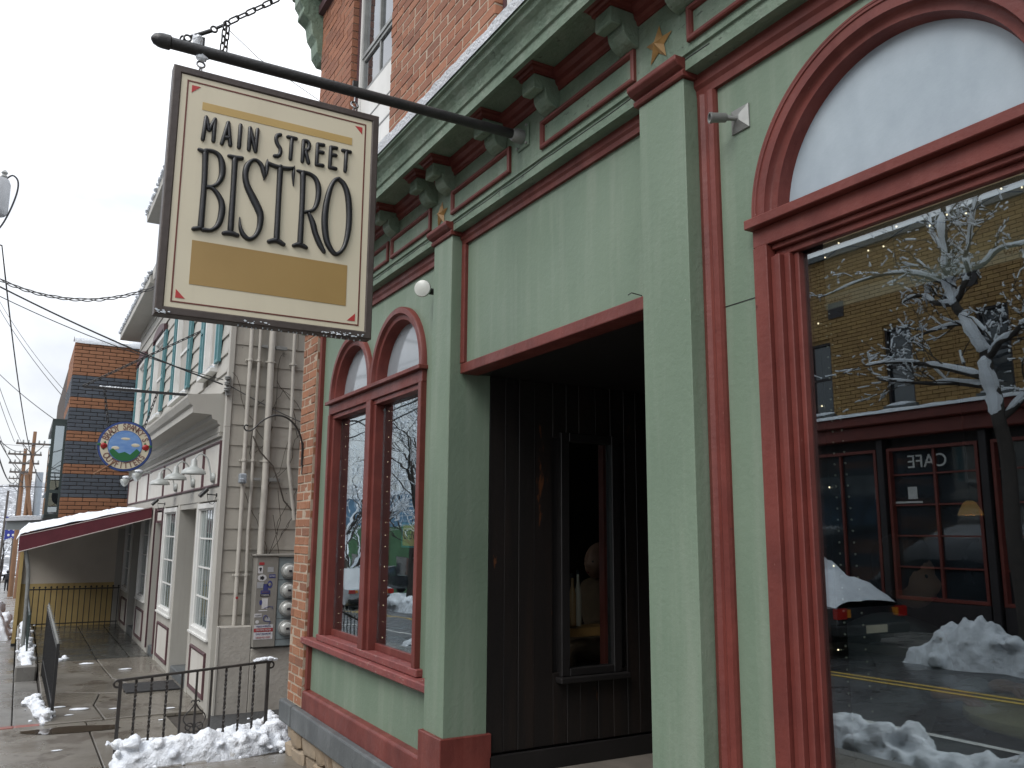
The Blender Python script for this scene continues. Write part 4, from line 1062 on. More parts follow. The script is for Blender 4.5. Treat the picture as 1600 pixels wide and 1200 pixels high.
def sticker(y, z, w, h, mat, txt=None, tm='st_white', ts=.02, shape='rect', sqz=1.0):
    """y,z = centre; reading direction is -Y seen from the street"""
    if shape == 'rect': b = B().box(MX - .002, MX + .001, y - w / 2, y + w / 2, z - h / 2, z + h / 2)
    else: b = B().extrude([(y + w / 2 * math.cos(k * .35), z + h / 2 * math.sin(k * .35)) for k in range(18)], lambda p, t: (t, p[0], p[1]), MX - .002, MX + .001)
    s = build('sticker', b, mat, mc)
    if txt: lettering('lettering', txt, ts, tm, (MX - .0035, y, z), (0, -1, 0), (0, 0, 1), s, .0008, sqz)
    return s
sticker(-.115, 1.265, .050, .026, 'st_red'); 
s_ = sticker(-.105, 1.205, .046, .07, 'st_white'); build('print', B().ball((MX - .001, -.105, 1.215), .016, 10, 6, (.2, 1, .8)).box(MX - .004, MX, -.112, -.098, 1.19, 1.204), 'st_black', s_)
s_ = sticker(-.125, 1.125, .088, .066, 'st_white', shape='oval'); build('print', B().extrude([(-.125 + (.026 if k % 2 else .018) * math.cos(k * .63), 1.125 + (.024 if k % 2 else .015) * math.sin(k * .63)) for k in range(10)], lambda p, t: (t, p[0], p[1]), MX - .004, MX), 'st_black', s_)
sticker(-.112, 1.055, .064, .06, 'st_grey'); sticker(-.205, 1.205, .06, .05, 'st_grey')
sticker(-.225, 1.14, .065, .035, 'st_blue', 'INTRO', 'st_white', .02, sqz=.9)
s_ = sticker(-.205, 1.06, .05, .075, 'st_blue', shape='oval'); build('print', B().ball((MX - .001, -.205, 1.06), .018, 10, 6, (.2, .9, 1)), 'cabinet', s_)
sticker(-.165, 1.035, .05, .06, 'st_blue'); sticker(-.165, .985, .095, .035, 'st_blue', 'BEYOND', 'ink_rose', .018)
sticker(-.165, .955, .098, .026, 'st_black', 'OSSIMAL', 'st_white', .021)
sticker(-.165, .875, .058, .10, 'st_white'); sticker(-.125, .885, .03, .05, 'st_blue', shape='oval')
sticker(-.15, .807, .085, .010, 'st_white'); sticker(-.105, .762, .07, .035, 'st_white', 'CLEAN', 'st_black', .018)
sticker(-.10, .70, .034, .034, 'st_white', shape='oval'); sticker(-.2, .72, .05, .05, 'st_grey', shape='oval')
build('scrawl', B().tube([(MX - .002, -.18 - .02 * math.cos(k * .5), .73 + .03 * math.sin(k * .5)) for k in range(9)] + [(MX - .002, -.23, .70), (MX - .002, -.215, .67)], .004, 5).tube([(MX - .002, -.16, .83), (MX - .002, -.21, .845), (MX - .002, -.245, .84), (MX - .002, -.24, .82)], .003, 5), 'st_blue', mc)
for zz, t1, m1, m2 in ((.655, 'MAKE AMERICA', 'st_white', 'st_blue'), (.62, 'GRATEFUL AGAIN', 'st_red', 'st_white'), (.583, "DON'T BLAME ME", 'st_white', 'st_blue'), (.548, 'I VOTED FOR GOOFY', 'st_white', 'st_red')):
    sticker(-.165, zz, .185, .034, m1, t1, m2, .026 if len(t1) < 15 else .024, sqz=.78 if len(t1) < 13 else (.70 if len(t1) < 15 else .62))
# --- shopfront, ground floor
build('fascia', B().box(NX + .03, NE, -.30, NY, 1.90, 2.03), 'grey_board', gb, bevel=.004)
build('frieze_back', B().box(NX + .03, NE, -.30, NY - .012, 2.031, 2.62), 'grey_board', gb)
for x0, x1 in ((9.0, 9.16), (10.20, 10.34), (11.56, 11.70), (12.86, 13.0), (13.72, 14.32), (15.40, 15.55), (16.6, 16.75), (17.8, NE)):
    build('pier', B().box(x0, x1, -.30, NY, -.3, 1.90), 'grey_board', gb, bevel=.005)
for x0, x1 in ((9.16, 10.20), (11.70, 12.86), (14.32, 15.40), (16.75, 17.8)):
    dk = x0 > 14
    build('apron_panel', B().box(x0, x1, -.30, NY - .012, -.3, .5), 'grey_board', gb)
    pn = build('panel', B().box(x0 + .14, x1 - .12, NY - .012, NY - .004, -.05, .32), 'panel_white', gb)
    build('panel_trim', B().sweep(rect_path(x0 + .10, x1 - .08, -.09, .36), [(0, NY - .012), (0, NY + .006), (.012, NY + .012), (.034, NY + .004), (.036, NY - .012)], XZY, True), 'purple', pn)
    w = build('shop_window', B().sweep(rect_path(x0, x1, .50, 1.88), [(0, NY - .08), (0, NY + .014), (.055, NY + .014), (.06, NY - .005), (.075, NY - .01), (.08, NY - .08)], XZY, True), 'white_paint', gb)
    build('pane', B().box(x0 + .07, x1 - .07, NY - .045, NY - .035, .57, 1.81), 'lead_glass', w)
    for k in range(1, 6):
        xx = x0 + .08 + (x1 - x0 - .16) * k / 6
        build('came', B().box(xx - .004, xx + .004, NY - .034, NY - .029, .57, 1.81), 'lamp_grey', w)
    for k in range(1, 4):
        zz = .57 + 1.24 * k / 4
        build('glazing_bar', B().box(x0 + .07, x1 - .07, NY - .034, NY - .026, zz - .009, zz + .009), 'white_paint', w)
    build('sill', B().box(x0 - .02, x1 + .02, NY - .02, NY + .03, .485, .505), 'white_paint', w)
for x0, x1, k in ((10.34, 11.56, 0), (13.0, 13.72, 1), (15.55, 16.6, 2)):          # door alcoves
    build('alcove_back', B().box(x0, x1, -.36, -.30, -.3, 1.9), 'grey_board', gb)
    build('alcove_ceiling', B().box(x0, x1, -.30, NY - .01, 1.84, 1.899), 'grey_board', gb)
    build('threshold', B().box(x0, x1, -.30, NY - .02, -.3, -.06), 'slate_stone', gb, bevel=.01)
    d = build('door', B().box(x0 + .1, x0 + .75, -.30, -.26, -.04, 1.75), 'white_paint' if k == 0 else 'grey_paint', gb, bevel=.004)
    build('door_glass', B().box(x0 + .18, x0 + .67, -.262, -.252, .45, 1.66), 'dark_glass', d)
    build('door_handle', B().box(x0 + .12, x0 + .15, -.26, -.22, .55, .75), 'iron', d)
w = build('sidelight', B().sweep(rect_path(10.36, 10.62, .55, 1.86), [(0, -.28), (0, .0), (.04, .0), (.045, -.28)], XZY, True), 'white_paint', gb)
build('pane', B().box(10.39, 10.59, -.1, -.09, .58, 1.83), 'dark_glass', w)
build('panel_trim', B().sweep(rect_path(10.38, 10.7, .02, .40), [(0, -.3), (0, .0), (.03, .0), (.034, -.3)], XZY, True), 'purple', gb)
build('transom_panel', B().box(13.02, 13.70, NY - .16, NY - .01, 1.68, 1.90), 'panel_white', gb)
for x0, x1 in ((12.96, 13.0), (13.72, 13.76)):
    build('door_trim', B().box(x0, x1, NY + .001, NY + .02, -.1, 1.9), 'purple', gb)
build('door_trim', B().sweep(rect_path(13.03, 13.69, 1.69, 1.89), [(0, NY - .012), (0, NY + .004), (.03, NY + .004), (.032, NY - .012)], XZY, True), 'purple', gb)
bx = [9.12, 10.06, 11.45, 13.2, 15.0, 16.5, NE]
for x0, x1 in zip(bx, bx[1:]):
    p_ = build('frieze_panel', B().box(x0 + .03, x1 - .03, NY - .012, NY - .004, 2.06, 2.50), 'panel_white', gb)
    build('panel_trim', B().sweep(rect_path(x0 + .012, x1 - .012, 2.045, 2.515), [(0, NY - .012), (0, NY + .010), (.012, NY + .014), (.026, NY + .002), (.028, NY - .012)], XZY, True), 'purple', p_)
b = B()
x = 9.1
while x < NE - .1:
    b.box(x, x + .035, NY - .01, NY + .028, 2.60, 2.665); x += .066
build('dentil_band', b, 'grey_board', gb, kind='stuff')
prof = [(NY - .05, 2.56), (NY + .02, 2.56), (NY + .022, 2.595), (NY + .008, 2.60), (NY + .008, 2.67), (NY + .04, 2.69), (NY + .05, 2.72), (NY + .10, 2.74), (NY + .11, 2.78), (NY + .30, 2.79), (NY + .30, 2.86), (NY + .33, 2.88), (NY + .36, 2.95), (NY + .36, 2.975), (NY - .05, 3.02)]
build('shop_cornice', B().exX(prof, 9.16, NE), 'grey_board', gb)
# --- upper floor: clapboards with window openings
UW = [(9.63, 10.36), (11.62, 12.72), (14.12, 15.22), (16.62, 17.6)]
UZ0, UZ1 = 3.36, 4.72
z = 3.02
while z < 5.36:
    h = .205; segs = []; lo = NX + .07
    if z + h > UZ0 and z < UZ1:
        for a, e in UW: segs.append((lo, a)); lo = e
    segs.append((lo, NE))
    for a, e in segs:
        build('clapboard', B().exX([(NY - .03, z), (NY + .014, z), (NY + .016, z + .006), (NY - .004, z + h + .012), (NY - .03, z + h + .012)], a, e), 'grey_board', gb)
    z += h
def shutter(par, x0, x1):
    s = build('shutter', B().sweep(rect_path(x0, x1, 3.40, 4.68), [(0, NY + .015), (0, NY + .05), (.035, NY + .05), (.04, NY + .03)], XZY, True), 'teal', par)
    b = B().box(x0 + .03, x1 - .03, NY + .02, NY + .035, 3.42, 4.66).box(x0 + .03, x1 - .03, NY + .03, NY + .05, 3.92, 3.98)
    build('panel', b, 'teal', s)
for i, (a, e) in enumerate(UW):
    w = build('window', B().sweep(rect_path(a, e, UZ0, UZ1), [(0, NY - .06), (0, NY + .035), (.07, NY + .035), (.08, NY - .06)], XZY, True), 'white_paint', gb)
    build('sash', B().sweep(rect_path(a + .08, e - .08, UZ0 + .06, UZ1 - .08), [(0, NY - .07), (0, NY - .01), (.035, NY - .01), (.04, NY - .07)], XZY, True).box(a + .08, e - .08, NY - .05, NY - .012, 4.02, 4.06), 'white_paint', w)
    build('pane', B().box(a + .1, e - .1, NY - .05, NY - .04, UZ0 + .08, UZ1 - .1), 'dark_glass', w)
    build('sill', B().box(a - .05, e + .05, NY, NY + .09, UZ0 - .05, UZ0), 'white_paint', w, bevel=.006)
    snow_strip('sill_snow', a - .03, e + .03, NY + .02, NY + .09, UZ0 + .001, .025, 9.0 + i, w)
    build('hood', B().exY([(a - .12, 4.68), (a - .12, 4.78)] + [(a - .12 + (e - a + .24) * k / 8, 4.80 + .09 * math.sin(math.pi * k / 8)) for k in range(9)] + [(e + .12, 4.78), (e + .12, 4.68), (e + .06, 4.68), (e + .06, 4.74), (a - .06, 4.74), (a - .06, 4.68)], NY + .02, NY + .07), 'purple', w)
    shutter(gb, a - .24, a - .03); shutter(gb, e + .03, e + .24)
# --- eaves and roofs
build('eave', B().exX([(NY - .1, 5.40), (.60, 5.40), (.615, 5.41), (.615, 5.52), (.56, 5.56), (NY - .1, 5.6)], 13.9, 18.65), 'grey_board', gb)
build('eave', B().exX([(NY - .1, 5.36), (.60, 5.36), (.615, 5.41), (.615, 5.52), (.56, 5.56), (NY - .1, 5.6)], 8.7, 13.6), 'grey_board', gb)
build('roof', B().exX([(.60, 5.53), (.60, 5.58), (-3, 6.1), (-3, 5.9)], 8.7, 18.65), 'slate_stone', gb)
build('upper_roof', B().exX([(.10, 7.24), (.50, 7.24), (.51, 7.36), (-2, 8.0), (-2, 7.24)], 13.2, 16.45).box(13.4, 16.3, -2, .2, 5.5, 7.24), 'grey_board', gb)
b = B()
for i in range(150):
    x = RND.uniform(13.9, 18.65); b.ball((x, .62, 5.545 + RND.uniform(0, .04)), RND.uniform(.02, .05), 6, 4, (1.4, 1, .8), .3)
for i in range(60):
    x = RND.uniform(13.2, 16.45); b.ball((x, .52, 7.37 + RND.uniform(0, .04)), RND.uniform(.02, .05), 6, 4, (1.4, 1, .8), .3)
build('snow', b, 'snow', None, smooth=True, label='crumbly snow along the grey house eaves', cat='snow', kind='stuff')
# --- gooseneck lamps
def gooseneck(x, label):
    g = thing('gooseneck_lamp', (x, NY, 2.12), label, 'lamp', 'gooseneck lamps over the grey shopfront')
    build('wall_base', B().lathe([(.055, 0), (.055, .02), (.045, .03), (.02, .035)], (x, NY + .002, 2.14), (0, 1, 0), 16), 'lamp_grey', g, smooth=True)
    build('arm', B().tube(spline([(x, NY + .03, 2.14), (x, NY + .05, 2.24), (x, NY + .08, 2.34), (x, NY + .14, 2.385), (x, NY + .19, 2.36), (x, NY + .21, 2.31)]), .008, 8), 'lamp_grey', g, smooth=True)
    s = build('shade', B().lathe([(.020, .16), (.030, .145), (.034, .09), (.050, .07), (.085, .06), (.115, .035), (.125, .012), (.125, .0), (.120, .0), (.11, .03), (.05, .055)], (x, NY + .21, 2.17), (0, 0, 1), 24), 'lamp_grey', g, smooth=True)
    build('inner', B().lathe([(.105, .022), (.07, .045), (.03, .05)], (x, NY + .21, 2.168), (0, 0, 1), 20), 'lamp_inner', s, smooth=True)
gooseneck(9.40, 'gooseneck lamp nearest the corner of the grey shopfront')
gooseneck(10.62, 'middle gooseneck lamp of three over the grey shopfront')
gooseneck(11.95, 'gooseneck lamp nearest the round sign on the grey shopfront')
def spot(x, z, label):
    g = thing('floodlight', (x, NY, z), label, 'light', 'snowy floodlights on the grey shopfront')
    build('arm', B().tube([(x, NY, z + .05), (x, NY + .12, z + .06), (x, NY + .16, z + .02)], .012, 8), 'lamp_grey', g, smooth=True)
    build('head', B().lathe([(.03, 0), (.06, .05), (.075, .10), (.07, .12)], (x, NY + .15, z + .03), (-.2, .8, -.5), 14), 'lamp_grey', g, smooth=True)
    build('snow_cap', B().ball((x, NY + .19, z + .075), .06, 10, 6, (1, 1.1, .5), .3), 'snow', g, smooth=True)
spot(14.7, 2.43, 'snow capped floodlight nearer the gooseneck lamps'); spot(16.6, 2.43, 'snow capped floodlight at the far end of the grey frieze')
def seccam(x, label):
    g = thing('security_camera', (x, NY, 1.95), label, 'camera', 'security cameras on the grey shopfront')
    build('arm', B().tube([(x, NY, 1.95), (x, NY + .1, 1.955)], .006, 8).lathe([(.02, 0), (.02, .01)], (x, NY, 1.95), (0, 1, 0), 10), 'iron', g)
    build('body', B().tube([(x - .02, NY + .10, 2.01), (x - .02, NY + .175, 1.93)], .022, 10), 'iron', g, smooth=True)
    build('cable', B().tube(spline([(x, NY + .1, 1.99), (x, NY + .08, 1.88), (x, NY + .03, 1.86), (x, NY + .01, 1.94)]), .003, 5), 'iron', g)
seccam(9.18, 'black security camera over the nearest leaded window'); seccam(12.9, 'black security camera beside the maroon awning')
# --- awning with snow
aw = thing('awning', (16.0, NY, 1.27), 'maroon sloping shop awning loaded with snow', 'awning')
AX0, AX1 = 14.1, 17.95
build('canopy', B().exX([(NY + .02, 1.93), (2.02, 1.49), (2.02, 1.27), (2.0, 1.27), (2.0, 1.475), (NY + .02, 1.90)], AX0, AX1), 'maroon', aw)
build('side_panel', B().exX([(NY + .02, 1.935), (2.025, 1.495), (2.025, 1.265), (NY + .02, 1.765)], AX0 - .012, AX0 - .001), 'maroon', aw)
build('side_panel', B().exX([(NY + .02, 1.935), (2.025, 1.495), (2.025, 1.265), (NY + .02, 1.765)], AX1 + .001, AX1 + .012), 'maroon', aw)
build('piping', B().tube([(AX0 - .013, NY + .02, 1.76), (AX0 - .013, 2.025, 1.262)], .007, 6).tube([(AX0 - .013, NY + .02, 1.925), (AX0 - .013, 2.025, 1.487)], .005, 6), 'piping', aw)
b = B(); nx, ny = 60, 36; vs = []; fs = []
for i in range(nx + 1):
    x = AX0 - .01 + (AX1 - AX0 + .02) * i / nx
    for j in range(ny + 1):
        t = j / ny; yy = NY + .12 + (2.06 - NY - .12) * t
        ed = min(1, (i + .2) / 3, (nx - i + .2) / 3) ** .5 * min(1, (j + .3) / 8) ** .6 * (min(1, (ny - j + .05) / 3) ** .5)
        vs.append((x, yy, 1.93 - (yy - NY) * .2529 + .002 + ed * (.085 + .045 * t + .05 * noise.fractal(Vector((x * 3, yy * 4, 5)), 1, 2, 5)) - (.05 if j == ny else 0)))
for i in range(nx):
    for j in range(ny): a = i * (ny + 1) + j; fs.append((a, a + ny + 1, a + ny + 2, a + 1))
b.add(vs, fs)
build('snow', b, 'snow', None, smooth=True, label='thick snow lying on the maroon awning', cat='snow', kind='stuff')
build('post', B().tube(spline([(14.2, 1.93, 1.28), (14.2, 1.90, 1.15), (14.2, 1.865, .9), (14.2, 1.85, .3), (14.2, 1.845, -.1)]), .028, 10), 'galv', aw, smooth=True)
# --- yellow end wall of the porch
yw = thing('porch_wall', (18.0, 1.1, -.2), 'yellow and beige end wall of the covered porch', 'wall')
build('lower_wall', B().box(18.0, 18.2, NY, 1.93, -.5, .60), 'yellow_wall', yw)
build('upper_wall', B().exX([(NY, .601), (1.93, .601), (1.93, 1.46), (NY, 1.87)], 18.01, 18.2), 'beige_wall', yw)
build('end_pier', B().box(17.9, 18.2, 1.931, 1.99, -.42, 1.28), 'yellow_wall', yw)
build('pier_foot', B().box(17.88, 18.2, 1.931, 1.995, -.75, -.42), 'iron', yw)
build('far_side', B().box(17.93, 17.985, NY + .01, NY + .12, -.18, 1.6), 'grey_board', yw)
# --- round hanging sign of the next shop
rs = thing('round_sign', (10.66, 1.06, 2.53), 'round shop sign with blue rim, roses and green hills', 'sign')
rc = (10.66, 1.06, 2.535); RS = .292
ell = lambda r, x0, x1, n=44, dz=0: B().extrude([(rc[1] + r * math.cos(2 * math.pi * k / n), rc[2] + dz + r * math.sin(2 * math.pi * k / n)) for k in range(n)], lambda p, t: (t, p[0], p[1]), x0, x1)
build('disc', ell(RS, 10.645, 10.68), 'letter_black', rs)
build('rim', ell(RS - .006, 10.641, 10.646), 'sign_blue', rs)
build('band', ell(RS - .03, 10.637, 10.642), 'sign_cream', rs)
build('inner_line', ell(.182, 10.633, 10.638), 'sign_blue', rs)
ctr = build('centre', ell(.176, 10.630, 10.634), 'sky_blue', rs)
hill = [(rc[1] + .172 * math.cos(rad(a)), rc[2] + .172 * math.sin(rad(a))) for a in range(202, 341, 8)] + [(rc[1] + .13, rc[2] - .035), (rc[1] + .07, rc[2] - .085), (rc[1] + .02, rc[2] - .07), (rc[1] - .05, rc[2] - .10), (rc[1] - .12, rc[2] - .03)]
hill = [(rc[1] + .172 * math.cos(rad(a)), rc[2] + .172 * math.sin(rad(a))) for a in range(200, 341, 7)] + [(rc[1] + .125, rc[2] - .03), (rc[1] + .06, rc[2] - .085), (rc[1] + .0, rc[2] - .065), (rc[1] - .06, rc[2] - .095), (rc[1] - .125, rc[2] - .025)]
build('hills', B().extrude(hill, lambda p, t: (t, p[0], p[1]), 10.627, 10.631), 'hill_green', ctr)
for cy_, cz_, cr_, q_ in ((1.16, 2.51, .03, (.12, 1.5, .7)), (.95, 2.55, .035, (.1, 1.4, .6)), (1.06, 2.62, .03, (.1, 1.8, .5))):
    build('cloud', B().ball((10.630, cy_, cz_), cr_, 10, 5, q_), 'sign_cream', ctr)
for yy in (1.06 + .222, 1.06 - .222):
    rose = build('rose', B().ball((10.634, yy, 2.53), .037, 12, 7, (.3, 1.05, .9), .25).ball((10.625, yy + .004, 2.537), .02, 10, 6, (.4, 1, .9), .3), 'rose_red', rs, smooth=True)
    sgn = 1 if yy > 1.06 else -1
    build('leaf', B().ball((10.636, yy + sgn * .045, 2.545), .02, 8, 5, (.15, 1.2, .8)).ball((10.636, yy - sgn * .01, 2.568), .016, 8, 5, (.15, .8, 1)).ball((10.636, yy - .0, 2.493), .012, 8, 5, (.15, .8, 1)), 'leaf_green', rs)
def ringtext(txt, a0, a1, rad_, flip):
    n = len(txt)
    for i, ch in enumerate(txt):
        if ch == ' ': continue
        a = rad(a0 + (a1 - a0) * i / (n - 1))
        c = Vector((10.6355, rc[1] - rad_ * math.cos(a), rc[2] + rad_ * math.sin(a)))
        upv = Vector((0, -math.cos(a), math.sin(a))) * (-1 if flip else 1)
        rt = upv.cross(Vector((-1, 0, 0)))
        lettering('letter', ch, .098, 'ink_rose', c, rt, upv, rs, .0015, .8, .0022)
ringtext("BRADY SPANKY'S", 158, 22, .222, False)
ringtext('OUTFITTERS', 212, 328, .222, True)
rb = thing('sign_bracket', (10.66, NY, 3.19), 'black square bar bracket holding the round sign', 'bracket')
build('bar', B().box(10.645, 10.675, NY, 1.545, 3.175, 3.205), 'iron', rb)
chain((10.66, 1.545, 3.2), (10.66, NY + .02, 4.0), rb, .08, .012, .006)
chain((10.66, 1.325, 3.175), (10.66, 1.25, 2.76), rb, .06, .012, .005)
chain((10.66, .76, 3.175), (10.66, .87, 2.76), rb, .06, .012, .005)
b = B()
for i in range(14): b.ball((10.66, 1.36 - i * .03, 3.208), RND.uniform(.012, .02), 6, 4, (1, 1.3, .7), .3)
build('snow', b, 'snow', None, smooth=True, label='strip of snow on the round sign bracket bar', cat='snow')
build('stick', B().tube([(10.62, 1.36, 2.20), (10.64, 1.14, 2.36)], [.010, .008], 6), 'pole_wood', None, label='thin snowy wooden stick below the round sign', cat='stick')
# --- door mat
build('door_mat', B().box(10.42, 11.0, .30, .86, -.166, -.148), 'rubber', None, bevel=.004, label='black rubber door mat on the wet concrete', cat='mat')

# ================================================================== railings
def twist_bar(p0, p1, r, turns):
    n = 28; p0, p1 = Vector(p0), Vector(p1)
    return B().tube([p0.lerp(p1, i / n) for i in range(n + 1)], r, 4, twist=turns * 2 * math.pi / n)
rl = thing('stair_railing', (7.5, .65, -.2), 'dark wrought iron railing with twisted balusters behind the snow pile', 'railing')
RY0, RY1 = 1.225, .085
rz = lambda y: .435 + (RY0 - y) / (RY0 - RY1) * .062
b = B().tube([(7.5, RY0 + .02, rz(RY0) - .002), (7.5, RY1 - .02, rz(RY1) + .002)], .021, 4, ry=.6)
build('handrail', b, 'rail_iron', rl)
for yy, sgn, zz in ((RY0 + .02, 1, rz(RY0)), (RY1 - .02, -1, rz(RY1))):
    pts = [(7.5, yy + sgn * .028 * math.sin(t * .45) * (1 - t * .012), zz - .028 + .028 * math.cos(t * .45) * (1 - t * .02)) for t in range(0, 15)]
    build('scroll_end', B().tube(pts, .008, 6), 'rail_iron', rl, smooth=True)
for yy in (RY0, RY1): build('post', B().tube([(7.5, yy, -.3), (7.5, yy, rz(yy))], .018, 4), 'rail_iron', rl)
NB = 10
for i in range(1, NB):
    yy = RY0 + (RY1 - RY0) * i / NB
    build('baluster', twist_bar((7.5, yy, -.26), (7.5, yy, rz(yy) - .006), .0115, 5 if i not in (4, 5, 6) else 0), 'rail_iron', rl)
yc = RY0 + (RY1 - RY0) * .5
def curl(y0, z0, sy, sz, r):
    pts = []
    for t in range(0, 20):
        a = t * .38; q = r * (1 - t / 26)
        pts.append((7.5, y0 + sy * (r - q * math.cos(a)), z0 + sz * q * math.sin(a)))
    return pts
for sy in (1, -1):
    for sz, z0 in ((1, .02), (-1, -.0)):
        build('ornament', B().tube(curl(yc + sy * .006, z0 + sz * .012, sy, sz, .036), .0055, 5), 'rail_iron', rl, smooth=True)
    build('ornament', B().tube(spline([(7.5, yc + sy * .035, .22), (7.5, yc + sy * .02, .235), (7.5, yc + sy * .004, .215), (7.5, yc + sy * .03, .17), (7.5, yc + sy * .075, .125), (7.5, yc + sy * .082, .085), (7.5, yc + sy * .05, .045), (7.5, yc + sy * .004, .03)]), .0055, 5), 'rail_iron', rl, smooth=True)
    build('ornament', B().tube(spline([(7.5, yc + sy * .004, .0), (7.5, yc + sy * .06, -.02), (7.5, yc + sy * .085, -.06), (7.5, yc + sy * .06, -.11), (7.5, yc + sy * .004, -.15)]), .0055, 5), 'rail_iron', rl, smooth=True)
b = B()
for i in range(14): b.ball((7.5 + RND.uniform(-.008, .008), .20 - i * .0135, rz(.1) + .016 + .012 * math.sin(i * .24)), RND.uniform(.014, .026), 7, 5, (1, 1.2, .75), .3)
build('snow', b, 'snow', None, smooth=True, label='small snow cap on the scrolled end of the stair railing', cat='snow')
br = thing('path_railing', (10.7, 1.6, -.17), 'dark picket railing seen end on between pavement and path', 'railing')
X0, X1 = 9.45, 12.1
zt = lambda x: .47 + (x - X0) * .055
yr = lambda x: 1.60 + (x - X0) * .012
build('handrail', B().tube([(X0, yr(X0), zt(X0)), (X1, yr(X1), zt(X1))], .017, 4), 'iron', br)
build('bottom_rail', B().tube([(X0, yr(X0), -.05), (X1, yr(X1), .02)], .013, 4), 'iron', br)
n = 19
for i in range(n + 1):
    x = X0 + (X1 - X0) * i / n
    pk = build('picket' if i not in (0, n) else 'post', B().tube([(x, yr(x), -.22), (x, yr(x), zt(x) + .04)], .009 if i not in (0, n) else .02, 4), 'iron', br)
    build('finial', B().tube([(x, yr(x), zt(x) + .03), (x, yr(x), zt(x) + .05), (x, yr(x), zt(x) + .085)], [.014, .010, .001], 6).tube([(x, yr(x) - .03, zt(x) + .045), (x, yr(x) + .03, zt(x) + .045)], .004, 4), 'galv', pk)
pr = thing('porch_railing', (17.6, 1.1, -.17), 'thin black porch railing in front of the yellow wall', 'railing')
build('handrail', B().tube([(17.6, .33, .52), (17.6, 1.84, .52)], .012, 6), 'iron', pr)
build('bottom_rail', B().tube([(17.6, .33, -.08), (17.6, 1.84, -.08)], .010, 6), 'iron', pr)
for i in range(17):
    yy = .35 + 1.47 * i / 16
    build('picket', B().tube([(17.6, yy, -.17), (17.6, yy, .55)], .008, 5).ball((17.6, yy, .555), .018, 8, 5), 'iron', pr)
pg = thing('porch_edge_railing', (15.5, 1.8, -.1), 'dark green railing along the street edge of the porch', 'railing')
build('handrail', B().tube([(13.6, 1.80, .42), (17.5, 1.80, .42)], .016, 6), 'green_metal', pg)
for i in range(14):
    x = 13.6 + 3.9 * i / 13
    build('picket', B().tube([(x, 1.80, -.1), (x, 1.80, .42)], .012, 5), 'green_metal', pg)
# ================================================================== snow on the ground
def pile(name, path, width, height, seed, mat, lumps, label, res=.045, lump=(.03, .075), kind='stuff', grp=None):
    """lumpy ridge of snow along a ground path"""
    rp_ = random.Random(seed); b = B(); P = [Vector(p) for p in path]
    L_ = [0]
    for a, c in zip(P, P[1:]): L_.append(L_[-1] + (c - a).length)
    def at(s):
        for i in range(len(P) - 1):
            if s <= L_[i + 1] or i == len(P) - 2:
                t = (s - L_[i]) / (L_[i + 1] - L_[i]); return P[i].lerp(P[i + 1], t), (P[i + 1] - P[i]).normalized()
    n = max(4, int(L_[-1] / res)); m = max(6, int(width / res)); vs = []; fs = []
    for i in range(n + 1):
        s = L_[-1] * i / n; c, d = at(s); nn = Vector((-d.y, d.x, 0))
        wv = width * (.75 + .45 * noise.noise(Vector((s * 1.6, seed, 2))))
        ht = height * (.8 + .6 * noise.noise(Vector((s * 1.3, seed, 7)))) * min(1, (i + .3) / 3, (n - i + .3) / 3)
        for j in range(m + 1):
            t = j / m * 2 - 1
            q = c + nn * (t * wv / 2)
            f_ = (1 - abs(t) ** 2.2)
            h = ht * f_ + f_ ** .5 * height * .38 * noise.fractal(Vector((q.x * 5.5, q.y * 5.5, seed)), 1, 2, 5)
            vs.append((q.x, q.y, c.z + max(-.02, h) - (.03 if abs(t) == 1 else 0)))
    for i in range(n):
        for j in range(m): a = i * (m + 1) + j; fs.append((a, a + 1, a + m + 2, a + m + 1))
    q0 = len(vs); vs += [(v[0], v[1], v[2] if False else min(v[2], P[0].z) - .12) for v in vs]
    fs += [tuple(i + q0 for i in reversed(f)) for f in fs]
    rim = [j for j in range(m + 1)] + [i * (m + 1) + m for i in range(1, n + 1)] + [n * (m + 1) + j for j in range(m - 1, -1, -1)] + [i * (m + 1) for i in range(n - 1, 0, -1)]
    fs += [(rim[k], rim[(k + 1) % len(rim)], rim[(k + 1) % len(rim)] + q0, rim[k] + q0) for k in range(len(rim))]
    b.add(vs, fs)
    for k in range(lumps):
        s = rp_.uniform(.02, .98) * L_[-1]; c, d = at(s); nn = Vector((-d.y, d.x, 0)); t = rp_.gauss(0, .62)
        r = (lump[0] + (lump[1] - lump[0]) * rp_.random() ** 2.2) * (1.15 - .45 * min(1.4, abs(t)))
        q = c + nn * (t * width * .5)
        hz = height * .75 * max(0, 1 - abs(t) ** 1.6) * rp_.uniform(.5, 1.15)
        b.ball((q.x, q.y, c.z + hz + r * .3), r, 9, 6, (rp_.uniform(.8, 1.3), rp_.uniform(.8, 1.3), rp_.uniform(.6, 1)), .55)
    o = build(name, b, mat, None, smooth=True, label=label, cat='snow', kind=kind, group=grp)
    mo = o.modifiers.new('remesh', 'REMESH'); mo.mode = 'VOXEL'; mo.voxel_size = max(.011, res * .36); mo.use_smooth_shade = True
    for sc_, st_ in ((max(.05, res * 1.6), max(.022, res * .55)), (max(.016, res * .5), max(.010, res * .22))):
        tx = bpy.data.textures.new('snow_clods', 'CLOUDS'); tx.noise_scale = sc_; tx.noise_depth = 3
        dm = o.modifiers.new('clods', 'DISPLACE'); dm.texture = tx; dm.texture_coords = 'GLOBAL'; dm.strength = st_; dm.mid_level = .5
    return o
gp = lambda x, y, dz=0: (x, y, gz(x) + dz)
